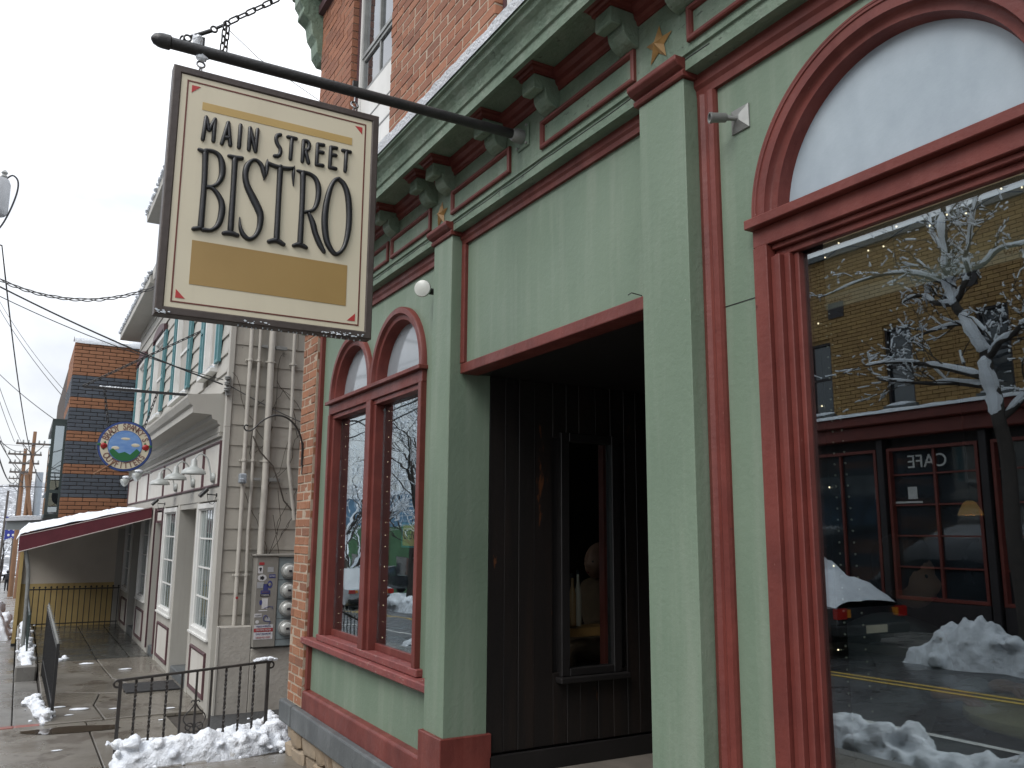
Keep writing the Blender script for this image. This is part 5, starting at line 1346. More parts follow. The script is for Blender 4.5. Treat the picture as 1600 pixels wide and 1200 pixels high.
pile('snow_pile', [gp(7.18, 1.28), gp(7.2, .9), gp(7.25, .5), gp(7.35, .15), gp(7.4, -.1)], .42, .19, 4, 'snow', 110, 'shovelled white snow pile at the foot of the stair railing', .026, (.006, .062))
pile('snow_pile', [gp(7.75, .62), gp(7.85, .3), gp(8.1, .05), gp(8.4, -.2)], .32, .05, 6, 'snow', 40, 'loose snow on the dark gravel below the meters', .03, (.015, .045))
pile('snow_pile', [gp(8.05, 1.25), gp(8.0, .9), gp(7.9, .6)], .06, .025, 8, 'snow', 30, 'thin line of snow on the pavement behind the railing', .02, (.010, .02))
pile('snow_pile', [gp(9.3, 1.64), gp(9.7, 1.68), gp(10.3, 1.72), gp(10.7, 1.76)], .16, .08, 12, 'snow', 60, 'snow clumps at the foot of the dark picket railing', .03, (.025, .06))
pile('snow_pile', [(12.65, 1.80, -.1), (14.5, 1.80, -.1), (17.8, 1.80, -.1)], .20, .07, 14, 'snow', 50, 'snow lying on the porch kerb', .05, (.03, .06))
pile('snow_pile', [(13.2, 1.5, -.16), (13.6, 1.3, -.16)], .12, .02, 15, 'snow', 5, 'small patch of snow on the slate porch', .03, (.02, .03))
pile('snow_bank', [gp(19.5, 2.25, -.05), gp(23, 2.45), gp(28, 2.7), gp(35, 3.0), gp(48, 3.4), gp(62, 3.8)], .75, .6, 16, 'snow', 420, 'high snow bank along the far end of the pavement', .10, (.05, .2))
pile('snow_bank', [gp(-12, 4.25, -.13), gp(0, 4.2, -.13), gp(6, 4.2, -.13), gp(12, 4.15, -.13), gp(14.6, 4.1, -.13)], .8, .24, 18, 'old_snow', 300, 'ploughed snow bank along the near kerb', .09, (.06, .15))
pile('snow_bank', [gp(-12, 10.1, -.13), gp(0, 9.95, -.13), gp(8.6, 10.0, -.13)], 1.3, .6, 20, 'old_snow', 380, 'ploughed snow bank along the far kerb in front of the brick shop', .1, (.07, .2))
pile('snow_bank', [gp(20, 9.6, -.13), gp(30, 9.7, -.13), gp(45, 9.9, -.13)], 1.3, .5, 22, 'old_snow', 200, 'ploughed snow bank further down the far kerb', .15, (.1, .22))
rp = random.Random(2)
b = B()
for x, y, l in ((9.75, 1.35, .12), (9.62, 1.05, .06), (9.5, 1.45, .05), (9.95, 1.52, .08), (8.0, 1.6, .05), (9.4, .55, .06), (12.2, .7, .1), (12.9, 1.1, .12), (8.9, .7, .04)):
    b.ball((x, y, max(gz(x), -.168 if x > 9.2 else -9) + .006), l * .6, 10, 6, (.5, 1.3, .16), .3)
build('slush', b, 'snow', None, smooth=True, label='scattered slivers of slush on the wet concrete path', cat='snow', kind='stuff')
build('gravel_bed', B().exZ([(7.55, .6), (8.85, .27), (8.85, -1), (7.1, -1), (7.1, -.1), (7.6, .2)], -.3, gz(8.2) - .0), 'gravel', kind='structure')

# ================================================================== banded brick building beyond
bb = thing('banded_building', (22, 0, -.5), 'building of orange and slate blue brick bands with a glass corner bay', 'building')
BX = 19.2
bands = [(5.38, 4.69, 0), (4.69, 4.24, 1), (4.24, 4.02, 0), (4.02, 3.55, 1), (3.55, 3.34, 0), (3.34, 2.88, 1), (2.88, 2.68, 0), (2.68, 2.21, 1), (2.21, 1.81, 0), (1.81, 1.4, 1), (1.4, .9, 0), (.9, .4, 1), (.4, -.9, 0)]
bw_ = build('brick_wall', B().box(BX, 30, -6, 1.385, -1, 5.38), 'band_mortar', bb)
rest = {0: B(), 1: B()}; cnt = 0
for zt_, zb_, k in bands:
    n = max(1, round((zt_ - zb_) / .0735)); h = (zt_ - zb_) / n
    for r in range(n):
        z = zt_ - (r + .5) * h; y = 1.39; first = True
        row = round(z / h)
        while y > -.1:
            l = .26 if not (first and row % 2) else .13
            first = False
            c = (BX, y - l / 2, z); s_ = (.05, l - .012, h - .012)
            if y > .18 and z > 1.85 and cnt < 300 and (z > 2.3 or y > .6): piece('brick', ('band_orange', 'band_blue')[k], c, s_, bw_, shape=0); cnt += 1
            else: bricks_box(rest[k], c, s_)
            y -= l
        y = BX
        while y < 22:
            bricks_box(rest[k], (y + .13, 1.385, z), (.25, .03, h - .012)); y += .26
build('brick_courses', rest[0], 'band_orange', bw_, kind='stuff'); build('brick_courses', rest[1], 'band_blue', bw_, kind='stuff')
gbay = build('glass_bay', B().box(19.46, 23, 1.40, 1.66, 3.70, 3.80).box(19.46, 23, 1.40, 1.66, 1.80, 1.88).box(19.46, 23, 1.60, 1.66, 2.3, 2.34), 'green_metal', bb)
build('pane', B().box(19.43, 19.45, 1.42, 1.60, 2.36, 3.66).box(19.43, 19.45, 1.42, 1.60, 1.92, 2.30), 'far_glass', gbay)
build('pane', B().box(19.5, 22.9, 1.61, 1.63, 1.9, 3.7), 'far_glass', gbay)
build('mullion', B().box(19.385, 19.4, 1.40, 1.44, 1.86, 3.7).box(19.385, 19.4, 1.60, 1.66, 1.86, 3.75).box(19.385, 19.4, 1.44, 1.6, 2.30, 2.36).box(19.385, 19.4, 1.44, 1.6, 3.66, 3.74), 'green_metal', gbay)
build('spandrel', B().box(19.46, 19.48, 1.42, 1.60, 1.92, 2.7), 'teal_panel', gbay)
build('snow', B().ball((19.6, 1.5, 1.9), .12, 10, 6, (1, 1, .5), .4), 'snow', None, smooth=True, label='snow at the foot of the glass corner bay', cat='snow')
cano = build('canopy', B().box(21.5, 26, 1.32, 2.32, 1.56, 1.76), 'canopy_grey', bb)
snow_strip('snow', 21.45, 26, 1.2, 2.34, 1.761, .13, 31.0, None, .1, 10, label='snow on the grey canopy of the banded brick building', cat='snow')
b = B(); vs = []; fs = []
for i in range(31):
    yy = -.3 + 1.72 * i / 30
    for j, (dx, dz) in enumerate(((-.05, -.02), (-.06, .05), (-.02, .12), (.2, .14), (.6, .13))):
        vs.append((BX + dx, yy, 5.38 + dz * (1 + .5 * noise.noise(Vector((yy * 3, j, 3))))))
for i in range(30):
    for j in range(4): a = i * 5 + j; fs.append((a, a + 1, a + 6, a + 5))
b.add(vs, fs)
build('snow', b, 'snow', None, smooth=True, label='snow cap along the banded brick roof edge', cat='snow', kind='stuff')

# ================================================================== utility poles, wires
def upole(x, y, ztop, lean, arms, mat, label, r=.15, extra=None):
    g = thing('utility_pole', (x, y, gz(x)), label, 'pole', 'utility poles down the street')
    zb = gz(x) - .3
    build('shaft', B().tube([(x, y + lean, zb), (x, y, ztop)], [r * 1.25, r * .8], 10), mat, g, smooth=True)
    for zz, w in arms:
        t = (zz - zb) / (ztop - zb); yc_ = y + lean * (1 - t)
        a = build('crossarm', B().box(x - .16, x - .06, yc_ - w, yc_ + w, zz - .06, zz + .06), 'pole_dark', g)
        for q in (-.92, -.6, -.3, .3, .6, .92): build('insulator', B().lathe([(.03, 0), (.06, .05), (.04, .1), (.05, .15), (.02, .18)], (x - .11, yc_ + q * w, zz + .06), (0, 0, 1), 8), 'galv', a, smooth=True)
        build('brace', B().tube([(x - .12, yc_ - w * .6, zz - .05), (x - .12, yc_, zz - .7)], .025, 5).tube([(x - .12, yc_ + w * .6, zz - .05), (x - .12, yc_, zz - .7)], .025, 5), 'pole_dark', a)
    return g
upole(60, 1.85, 7.5, .12, ((6.72, .95),), 'pole_wood', 'orange brown leaning utility pole with one crossarm', .13)
g = upole(66, 2.3, 6.9, .0, ((6.5, 1.0), (5.9, .9), (5.3, .8)), 'pole_wood', 'utility pole with three stacked crossarms', .14)
build('transformer', B().lathe([(.22, 0), (.24, .05), (.24, .75), (.2, .85)], (65.7, 2.0, 4.3), (0, 0, 1), 12), 'transformer', g, smooth=True)
upole(95, 2.6, 7.0, .0, ((6.3, 1.0), (5.6, .9)), 'pole_dark', 'thin distant utility pole behind the banner', .16)
g = thing('steel_mast', (60, 1.35, gz(60)), 'grey steel mast with a slanted wooden brace', 'pole')
build('shaft', B().tube([(60, 1.32, gz(60)), (60, 1.38, 5.0)], .22, 10), 'pole_steel', g, smooth=True)
build('brace', B().tube([(59.8, 2.1, 4.9), (59.8, 1.42, 1.0)], .12, 8), 'pole_wood', g, smooth=True)
g = thing('near_utility_pole', (28.0, 3.75, gz(28)), 'utility pole with a grey transformer drum at the upper left edge', 'pole')
build('shaft', B().tube([(28, 4.08, gz(28) - .3), (28, 4.05, 13.8)], [.2, .14], 12), 'pole_wood', g, smooth=True)
tr_ = build('transformer', B().lathe([(.26, 0), (.31, .06), (.32, .15), (.32, .95), (.26, 1.1), (.08, 1.16)], (27.9, 3.53, 10.62), (0, 0, 1), 18), 'transformer', g, smooth=True)
build('bushing', B().lathe([(.05, 0), (.09, .06), (.05, .12), (.09, .18), (.03, .26)], (27.8, 3.4, 11.72), (0, 0, 1), 10), 'galv', tr_, smooth=True)
build('lead', B().tube(spline([(27.9, 3.36, 11.75), (27.9, 3.2, 11.9), (27.9, 3.05, 11.75), (27.9, 3.05, 11.35), (27.9, 3.2, 10.7), (27.9, 3.4, 10.2), (27.9, 3.7, 9.9)]), .025, 6), 'wire', tr_, smooth=True)
build('hanger', B().box(27.95, 28.1, 3.5, 4.1, 11.0, 11.1), 'galv', g)
g = thing('snowy_pole', (33, 10.7, gz(33)), 'thin leaning pole plastered with snow at the far kerb', 'pole')
build('shaft', B().tube([(33, 10.7, gz(33) - .2), (32.2, 10.6, 9)], [.11, .09], 8), 'pole_dark', g, smooth=True)
build('stuck_snow', B().tube([(32.93 - .09 * i, 10.62, gz(33) + i * .95) for i in range(10)], [.12 + .02 * math.sin(i * 1.7) for i in range(10)], 8), 'snow', g, smooth=True)
FPT = Vector((12.9, 10.75, 8.8))                     # head of the pole on the far kerb
g = upole(12.9, 10.75, 9.2, 0, ((8.6, .9),), 'pole_wood', 'brown utility pole on the far kerb opposite the grey house', .15)
def wire(p0, p1, sag, label, r=.009, mat='wire', n=24, name='overhead_wire', grp='overhead wires'):
    p0, p1 = Vector(p0), Vector(p1)
    pts = [p0.lerp(p1, i / n) - Vector((0, 0, sag * 4 * (i / n) * (1 - i / n))) for i in range(n + 1)]
    if p0.x < 15 and p0.y > 2: pts = [FPT.lerp(p0, i / 10) - Vector((0, 0, .5 * 4 * (i / 10) * (1 - i / 10))) for i in range(10)] + pts
    return build(name, B().tube(pts, r * .75, 5), mat, None, label=label, cat='wire', group=grp)
# service drops to the grey house
b = B(); n = 90
for ph in (0, 2.1, 4.2):
    pts = []
    for i in range(n + 1):
        t = i / n; p = Vector((9.6, 3.6, 5.0)).lerp(Vector((9.0, .32, 4.62)), t) - Vector((0, 0, .95 * 4 * t * (1 - t)))
        k = .014 * (1 + .5 * noise.noise(Vector((t * 9, ph, 0))))
        pts.append(p + Vector((0, 1, .2)) * (k * math.cos(t * 60 + ph)) + Vector((0, 0, 1)) * (k * math.sin(t * 60 + ph)))
    b.tube([FPT.lerp(pts[0], i / 8) - Vector((0, 0, .5 * 4 * (i / 8) * (1 - i / 8))) for i in range(8)] + pts, .0055, 5)
build('service_cable', b, 'wire_grey', None, label='twisted triple service cable sagging toward the grey house', cat='wire')
wire((9.5, 3.9, 4.68), (8.93, .34, 3.07), .12, 'thick black service wire ending at the grey house corner', .011)
wire((9.4, 3.4, 4.3), (8.93, .34, 3.12), .14, 'second service wire ending at the grey house corner', .006)
wire((8.93, .3, 3.08), (8.85, -.8, 2.62), .03, 'grey cable running across the shingle side wall', .008, 'wire_grey')
ins = thing('insulator_rack', (8.93, .29, 3.0), 'small porcelain insulator rack on the grey house corner', 'insulator')
build('rack', B().box(8.90, 8.94, .27, .31, 2.96, 3.16), 'galv', ins)
for zz in (3.0, 3.06, 3.12): build('spool', B().lathe([(.022, 0), (.03, .008), (.02, .018), (.03, .028), (.022, .036)], (8.90, .305, zz), (0, 0, 1), 12), 'galv', ins, smooth=True)
wire((14, 3.3, 4.2), (60, 1.9, 6.8), 1.0, 'overhead wire along the street to the leaning pole', .02)
wire((11, 2.5, 4.8), (30, 1.6, 3.0), .55, 'sloping wire passing in front of the glass bay', .012)
wire((28, 5.3, 12.6), (60, 2.9, 6.8), .6, 'high wire from the near pole to the leaning pole', .02)
wire((28, 5.0, 11.4), (66, 3.4, 6.6), .7, 'high wire to the stacked crossarms', .02)
wire((28, 5.6, 13.4), (66, 2.2, 6.6), .9, 'second high wire to the stacked crossarms', .02)
wire((28, 3.6, 8.6), (19.3, 1.3, 4.0), .2, 'service wire to the banded brick wall', .010)
wire((28, 3.65, 8.9), (19.3, 1.2, 4.05), .25, 'upper service wire to the banded brick wall', .008)
wire((28, 3.6, 6.6), (19.4, 1.64, 3.78), .1, 'service wire to the glass bay roof', .012)
wire((26, 6.0, 2.75), (26, 1.0, 2.7), .05, 'level cable crossing the street beyond the canopy', .014)
wire((14, 2.55, 3.1), (60, 2.4, 5.2), .9, 'low telephone cable along the street', .022)
wire((14, 2.7, 3.4), (60, 2.0, 4.9), .4, 'lower telephone cable along the street', .016)
wire((40, 6.0, 5.4), (60, .6, 6.6), .2, 'wire crossing to the right of the leaning pole', .014)
g = thing('street_banner', (70, 2.9, gz(70)), 'blue banner with pale snowflake dots on a lamp post', 'banner')
build('post', B().tube([(70, 3.2, gz(70)), (70, 3.1, 4.2)], .08, 8), 'pole_dark', g, smooth=True)
fl = build('flag', B().extrude([(3.05, 2.4), (2.1, 2.1), (2.2, .6), (2.6, .95), (3.05, .75)], lambda p, t: (t, p[0], p[1]), 69.95, 70.0), 'flag_blue', g)
for i in range(9): build('dot', B().ball((69.95, 2.25 + (i % 3) * .28, 1.1 + (i // 3) * .4), .09, 6, 4, (.2, 1, 1)), 'white_paint', fl)

# ================================================================== people
def skin_person(name, joints, edges, radii, mat, par, root=0):
    me = bpy.data.meshes.new(name); me.from_pydata([Vector(j) for j in joints], edges, [])
    o = bpy.data.objects.new(name, me); COL.objects.link(o)
    sk = o.modifiers.new('skin', 'SKIN')
    lay = me.skin_vertices[0] if me.skin_vertices else None
    if lay is None:
        bm = bmesh.new(); bm.from_mesh(me); bm.verts.layers.skin.verify(); bm.to_mesh(me); bm.free(); lay = me.skin_vertices[0]
    for i, r in enumerate(radii):
        rr_ = r if isinstance(r, tuple) else (r, r)
        lay.data[i].radius = rr_; lay.data[i].use_root = (i == root)
    sb = o.modifiers.new('sub', 'SUBSURF'); sb.levels = 2; sb.render_levels = 2
    me.materials.append(MAT[mat]); parent(o, par)
    return o
def head(par, c, r, facing, bald=False, mat='skin'):
    c = Vector(c); f = Vector(facing).normalized(); up = Vector((0, 0, 1)); s = f.cross(up)
    b = B(); n, m = 20, 16; vs = []; fs = []
    for i in range(m + 1):
        ph = math.pi * i / m
        for k in range(n):
            t = 2 * math.pi * k / n
            q = Vector((math.sin(ph) * math.cos(t), math.sin(ph) * math.sin(t), math.cos(ph)))
            fx, sx, zx = q.x, q.y, q.z
            rx = 1.0; 
            d = fx * 1.08 * r; w = sx * .82 * r; h = zx * 1.18 * r
            if zx < -.1: w *= 1 + .32 * zx; d *= 1 + .12 * zx                       # jaw
            if fx > .3 and zx < -.35: d += .10 * r * fx                             # chin
            if fx > .8 and -.25 < zx < .12 and abs(sx) < .35: d += .26 * r * (1 - abs(sx) / .35) * (1 - abs(zx + .08) / .3)   # nose
            if fx > .6 and .05 < zx < .3 and .15 < abs(sx) < .6: d -= .07 * r       # eye sockets
            vs.append(c + f * d + s * w + up * h)
    for i in range(m):
        for k in range(n): fs.append((i * n + k, (i + 1) * n + k, (i + 1) * n + (k + 1) % n, i * n + (k + 1) % n))
    b.add(vs, fs)
    for sg_ in (-1, 1): b.ball(c + s * (sg_ * .80 * r) + f * (-.05 * r) + up * (-.05 * r), r * .2, 8, 6, (.8, .8, 1.3))
    h_ = build('head', b, mat, par, smooth=True)
    eb = B()
    for sg_ in (-1, 1): eb.ball(c + s * (sg_ * .32 * r) + f * (.86 * r) + up * (.12 * r), r * .09, 8, 6)
    build('eyes', eb, 'st_black', h_, smooth=True)
    build('mouth', B().ball(c + f * (.98 * r) + up * (-.55 * r), r * .2, 8, 5, (.5, .9, .25)), 'rose_red', h_, smooth=True)
    if not bald: build('hair', B().ball(c - f * (.12 * r) + up * (.22 * r), r * 1.04, 14, 10, (.98, .95, 1.05), .1), 'hair', h_, smooth=True)
    return h_
def fingers(par, palm, d, r, mat='skin'):
    """palm with four fingers and a thumb, d = pointing direction"""
    palm = Vector(palm); d = Vector(d).normalized(); s = d.cross(Vector((0, 0, 1))).normalized(); b = B()
    b.ball(palm, r, 10, 8, (1.15, 1.15, .6))
    for k, l in zip((-1.2, -.4, .4, 1.2), (.9, 1.12, 1.05, .8)):
        p0 = palm + d * (r * .8) + s * (k * r * .5); b.tube([p0 - d * r * .3, p0 + d * (r * l), p0 + d * (r * l * 1.7) - Vector((0, 0, r * .5)), p0 + d * (r * l * 1.9) - Vector((0, 0, r * 1.0))], [r * .26, r * .25, r * .22, r * .16], 7)
    b.tube([palm + s * (-r * .9), palm + s * (-r * 1.5) + d * (r * .6), palm + s * (-r * 1.5) + d * (r * 1.2)], [r * .3, r * .27, r * .2], 7)
    return build('hand', b, mat, par, smooth=True)
# far pedestrian
fx, fz = 88.0, gz(88)
fy = 2.75
pd = thing('person', (fx, fy, fz), 'person in dark winter clothes walking on the distant snowy pavement', 'person')
J = [(fx, fy, fz + .95), (fx, fy, fz + 1.2), (fx, fy, fz + 1.45), (fx, fy - .1, fz + .85), (fx, fy + .1, fz + .85), (fx + .1, fy - .11, fz + .48), (fx - .05, fy + .11, fz + .48), (fx + .12, fy - .11, fz + .06), (fx - .2, fy + .11, fz + .06), (fx, fy - .2, fz + 1.42), (fx, fy + .2, fz + 1.42), (fx + .05, fy - .28, fz + 1.15), (fx + .05, fy + .28, fz + 1.15), (fx + .2, fy - .26, fz + .98), (fx + .2, fy + .26, fz + .98), (fx, fy, fz + 1.55)]
E_ = [(0, 1), (1, 2), (0, 3), (0, 4), (3, 5), (4, 6), (5, 7), (6, 8), (2, 9), (2, 10), (9, 11), (10, 12), (11, 13), (12, 14), (2, 15)]
skin_person('body', J, E_, [.17, .18, .17, .11, .11, .08, .08, .06, .06, .09, .09, .07, .07, .05, .05, .07], 'cloth_black', pd)
head(pd, (fx, fy, fz + 1.66), .10, (1, 0, 0)); 
build('backpack', B().box(fx - .3, fx - .15, fy - .15, fy + .15, fz + 1.0, fz + 1.45), 'cloth_black', pd, bevel=.05)
build('hood', B().ball((fx - .02, fy, fz + 1.68), .125, 12, 8, (1, 1, 1.1)), 'cloth_black', pd, smooth=True)
# bald guest inside, seen through the narrow entry window
ix, iy, iz = 5.05, -1.68, .34
pe = thing('person', (ix, iy, iz), 'bald person in a brown shirt seated inside, seen through the narrow entry window', 'person')
J = [(ix, iy, .80), (ix, iy + .02, 1.02), (ix, iy + .03, 1.22), (ix - .10, iy + .05, .80), (ix + .10, iy + .05, .80), (ix - .11, iy + .42, .82), (ix + .11, iy + .42, .82), (ix - .11, iy + .45, .42), (ix + .11, iy + .45, .42), (ix - .19, iy + .02, 1.2), (ix + .19, iy + .02, 1.2), (ix - .24, iy + .1, .98), (ix + .24, iy + .1, .98), (ix - .16, iy + .3, .95), (ix + .16, iy + .3, .95), (ix, iy + .05, 1.31)]
skin_person('body', J, E_, [.17, .17, .15, .10, .10, .075, .075, .055, .055, .08, .08, .06, .06, .045, .045, .06], 'cloth_brown', pe)
head(pe, (ix, iy + .09, 1.40), .105, (-.25, 1, -.25), True)
fingers(pe, (ix - .13, iy + .36, .95), (.1, 1, 0), .04); fingers(pe, (ix + .15, iy + .36, .95), (-.1, 1, 0), .04)
build('chair', B().box(ix - .22, ix + .22, iy - .25, iy + .2, .66, .70).box(ix - .22, ix - .18, iy - .25, iy - .21, .34, 1.1).box(ix + .18, ix + .22, iy - .25, iy - .21, .34, 1.1).box(ix - .22, ix + .22, iy - .25, iy - .22, .9, 1.1), 'dark_wood', None, label='dark wooden chair under the bald guest', cat='chair')
# guest in a grey sweater by the big window
ix, iy, iz = 2.06, -.66, .34
pe = thing('person', (ix, iy, iz), 'person in a grey sweater seated behind the lower left of the large window', 'person')
J = [(ix, iy, .84), (ix - .03, iy, 1.04), (ix - .06, iy, 1.24), (ix - .04, iy - .1, .84), (ix - .04, iy + .1, .84), (ix - .42, iy - .11, .86), (ix - .42, iy + .11, .86), (ix - .45, iy - .11, .40), (ix - .45, iy + .11, .40), (ix - .05, iy - .19, 1.22), (ix - .05, iy + .19, 1.22), (ix - .08, iy - .25, .99), (ix - .08, iy + .25, .99), (ix - .30, iy - .16, 1.10), (ix - .30, iy + .16, 1.10), (ix - .08, iy, 1.33)]
skin_person('body', J, E_, [.17, .17, .15, .10, .10, .08, .08, .055, .055, .09, .09, .07, .07, .05, .05, .06], 'cloth_grey', pe)
head(pe, (ix - .12, iy - .03, 1.47), .10, (-1, -.2, -.3))
fingers(pe, (ix - .36, iy + .15, 1.115), (-1, -.2, 0), .038); fingers(pe, (ix - .36, iy - .15, 1.115), (-1, .2, 0), .038)
build('chair', B().box(ix - .2, ix + .2, iy - .21, iy + .21, .66, .70).box(ix + .16, ix + .2, iy - .21, iy - .17, .34, 1.2).box(ix + .16, ix + .2, iy + .17, iy + .21, .34, 1.2).box(ix + .16, ix + .2, iy - .17, iy + .17, 1.0, 1.2).box(ix - .2, ix - .16, iy - .21, iy - .17, .34, .66).box(ix - .2, ix - .16, iy + .17, iy + .21, .34, .66), 'dark_wood', None, label='dark wooden chair of the guest in grey', cat='chair')
def round_table(x, y, z, r, label):
    g = thing('round_table', (x, y, .34), label, 'table')
    build('table_top', B().lathe([(r * .98, 0), (r, .008), (r, .03), (r * .98, .036)], (x, y, z), (0, 0, 1), 40), 'table_top', g, smooth=True)
    build('pedestal', B().lathe([(.2, 0), (.2, .02), (.05, .05), (.035, .1), (.035, z - .36), (.1, z - .35)], (x, y, .345), (0, 0, 1), 16), 'iron', g, smooth=True)
    b = B().lathe([(.025, 0), (.03, .01), (.03, .09), (.028, .09), (.026, .012)], (x + .1, y - .05, z + .036), (0, 0, 1), 16)
    build('cup', b, 'white_paint', None, smooth=True, label='pale cup standing on the round table', cat='cup')
round_table(1.38, -.70, 1.06, .33, 'round pale yellow dining table behind the large window')
# shelf with bottles behind the narrow window
sh = build('wall_shelf', B().box(4.20, 4.36, -1.1, -.60, 1.0, 1.05), 'shelf_wood', None, bevel=.004, label='orange brown wooden shelf behind the narrow entry window', cat='shelf')
for yy, h, mt, lab in ((-.86, .30, 'bottle_gold', 'tall gold bottle on the shelf'), (-.90, .32, 'bottle_pale', 'tall pale bottle on the shelf'), (-.80, .12, 'bottle_green', 'short dark green jar on the shelf'), (-.755, .14, 'bottle_pale', 'short pale jar on the shelf')):
    t_ = thing('bottle', (4.28, yy, 1.05), lab, 'bottle')
    build('body', B().lathe([(.018, 0), (.02, .005), (.02, h * .62), (.009, h * .78), (.008, h * .93)], (4.28, yy, 1.052), (0, 0, 1), 14), mt, t_, smooth=True)
    build('cap', B().lathe([(.010, 0), (.010, h * .08)], (4.28, yy, 1.052 + h * .93), (0, 0, 1), 10), 'iron', t_, smooth=True)
# window dressing
rb_ = thing('roller_blind', (CR, -.13, 2.2), 'beige roller blind half lowered behind the large window', 'blind')
build('fabric', B().box(CR - .355, CR + .355, -.132, -.130, 2.335, 2.52), 'blind', rb_)
build('hem_bar', B().box(CR - .357, CR + .357, -.135, -.127, 2.29, 2.334), 'blind_hem', rb_)
lettering('print', 'WARNING', .022, 'ink_rose', (1.13, -.1265, 2.312), (-1, 0, 0), (0, 0, 1), rb_, .0003)
lettering('print', 'WARNING', .022, 'ink_rose', (1.70, -.1265, 2.312), (-1, 0, 0), (0, 0, 1), rb_, .0003)
b = B()
for i in range(75):
    t = i / 74
    if t < .5: p = (1.735 - .006 * t, -.11, 2.3 - (2.3 - 1.08) * t * 2)
    else: p = (1.715 - .07 * (1 - t) * 2 * (1 if t > .5 else 0), -.10, 1.08 + (2.3 - 1.08) * (t - .5) * 2)
    b.ball(p, .0035, 6, 4)
build('bead_chain', b, 'bead', None, smooth=True, label='long looped bead chain of the roller blind', cat='chain')
g = thing('string_lights', (1.74, -.12, 1.4), 'string of tiny warm lights around the large window', 'lights')
rp = random.Random(8)
pts = [(1.742, -.09, 1.25 + i * .062) for i in range(20)] + [(1.70 - i * .05, -.085, 2.44 + .018 * math.sin(i * 1.3)) for i in range(13)]
build('cord', B().tube(pts, .0018, 4), 'wire', g)
for i, p in enumerate(pts):
    if i % 4 == 0 or (i > 20 and i % 2): build('bulb', B().ball((p[0] + rp.uniform(-.008, .003), p[1] + .008, p[2] + rp.uniform(-.02, .02)), .0028, 6, 4), 'bulb_warm', g)
g = thing('string_lights', (5.3, -.1, 1.4), 'tiny warm lights hung down the sides of the paired windows', 'lights')
for x in (5.325, 6.215):
    build('cord', B().tube([(x, -.085, .9 + i * .15) for i in range(11)], .0016, 4), 'wire', g)
    for i in range(17): build('bulb', B().ball((x - .01, -.078, .92 + i * .093 + rp.uniform(-.02, .02)), .0026, 6, 4), 'bulb_warm', g)
op = thing('open_sign', (4.98, -.12, 1.57), 'small yellow OPEN sign hung inside the right paired window', 'sign')
build('board', B().box(4.87, 5.09, -.112, -.104, 1.50, 1.645), 'open_sign', op)
build('edge', B().sweep(rect_path(4.865, 5.095, 1.495, 1.65), [(0, -.112), (0, -.101), (.012, -.101), (.012, -.112)], XZY, True), 'open_edge', op)
lettering('lettering', 'OPEN', .085, 'st_black', (4.98, -.1035, 1.572), (-1, 0, 0), (0, 0, 1), op, .0006, .8)
pl = thing('pendant_lamp', (2.16, -1.45, 1.7), 'amber glowing pendant lamp deep inside the dining room', 'lamp')
build('shade', B().lathe([(.012, .06), (.024, .052), (.042, .02), (.05, .0), (.047, .0), (.038, .02)], (2.16, -1.45, 1.68), (0, 0, 1), 18), 'lamp_glow', pl, smooth=True)
build('cord', B().tube([(2.16, -1.45, 1.76), (2.16, -1.45, 3.2)], .004, 5), 'wire', pl)
pd_ = bpy.data.lights.new('pendant_bulb', 'POINT'); pd_.energy = 1.2; pd_.color = (1.0, .62, .3); pd_.shadow_soft_size = .008
pb_ = bpy.data.objects.new('pendant_bulb', pd_); pb_.location = (2.16, -1.45, 1.705); COL.objects.link(pb_); parent(pb_, pl)

# ================================================================== across the street (seen in the glass)
FY = 13.0
fb = thing('yellow_brick_shop', (10, 15, gz(10)), 'yellow brick building with dark windows over a red cafe front', 'building')
F0, F1 = -4.0, 13.6
WIN = [(x, x + .62, 4.15, 5.75) for x in (12.3, 10.35, 8.4, 6.4, 4.4, 2.4)]
b = B().plate([(F0, 4.0), (F1, 4.0), (F1, 7.62), (F0, 7.62)], [[(a, c), (e, c), (e, d), (a, d)] for a, e, c, d in WIN], FY + .14, FY + .01)
fw = build('brick_wall', b, 'yellow_brick', fb)
rest = B(); z = 4.02; k = 0; cnt = 0
while z < 7.56:
    x = F1 - (.12 if k % 2 else 0)
    while x > F0:
        a = max(F0, x - .25); lo, hi = a, x
        for w in WIN:
            if w[2] - .02 < z + .06 and z < w[3]:
                if w[0] <= lo and hi <= w[1]: lo = hi
                elif lo < w[0] < hi: hi = w[0]
                elif lo < w[1] < hi: lo = w[1]
        mid = (lo + hi) / 2
        if hi - lo > .02:
            if 5 < mid < 12.5 and 4 < z < 7.2 and (k + int(mid * 4)) % 3 == 0 and cnt < 290:
                piece('brick', 'yellow_brick', (mid, FY, z + .04), (hi - lo - .012, .06, .07), fw); cnt += 1
            else: bricks_box(rest, (mid, FY, z + .04), (hi - lo - .012, .06, .07))
        x = a
    z += .082; k += 1
build('brick_courses', rest, 'yellow_brick', fw, kind='stuff')
build('rear_mass', B().box(F0, F1, FY + .15, FY + 9, -1, 7.55), 'store_dark', fb)
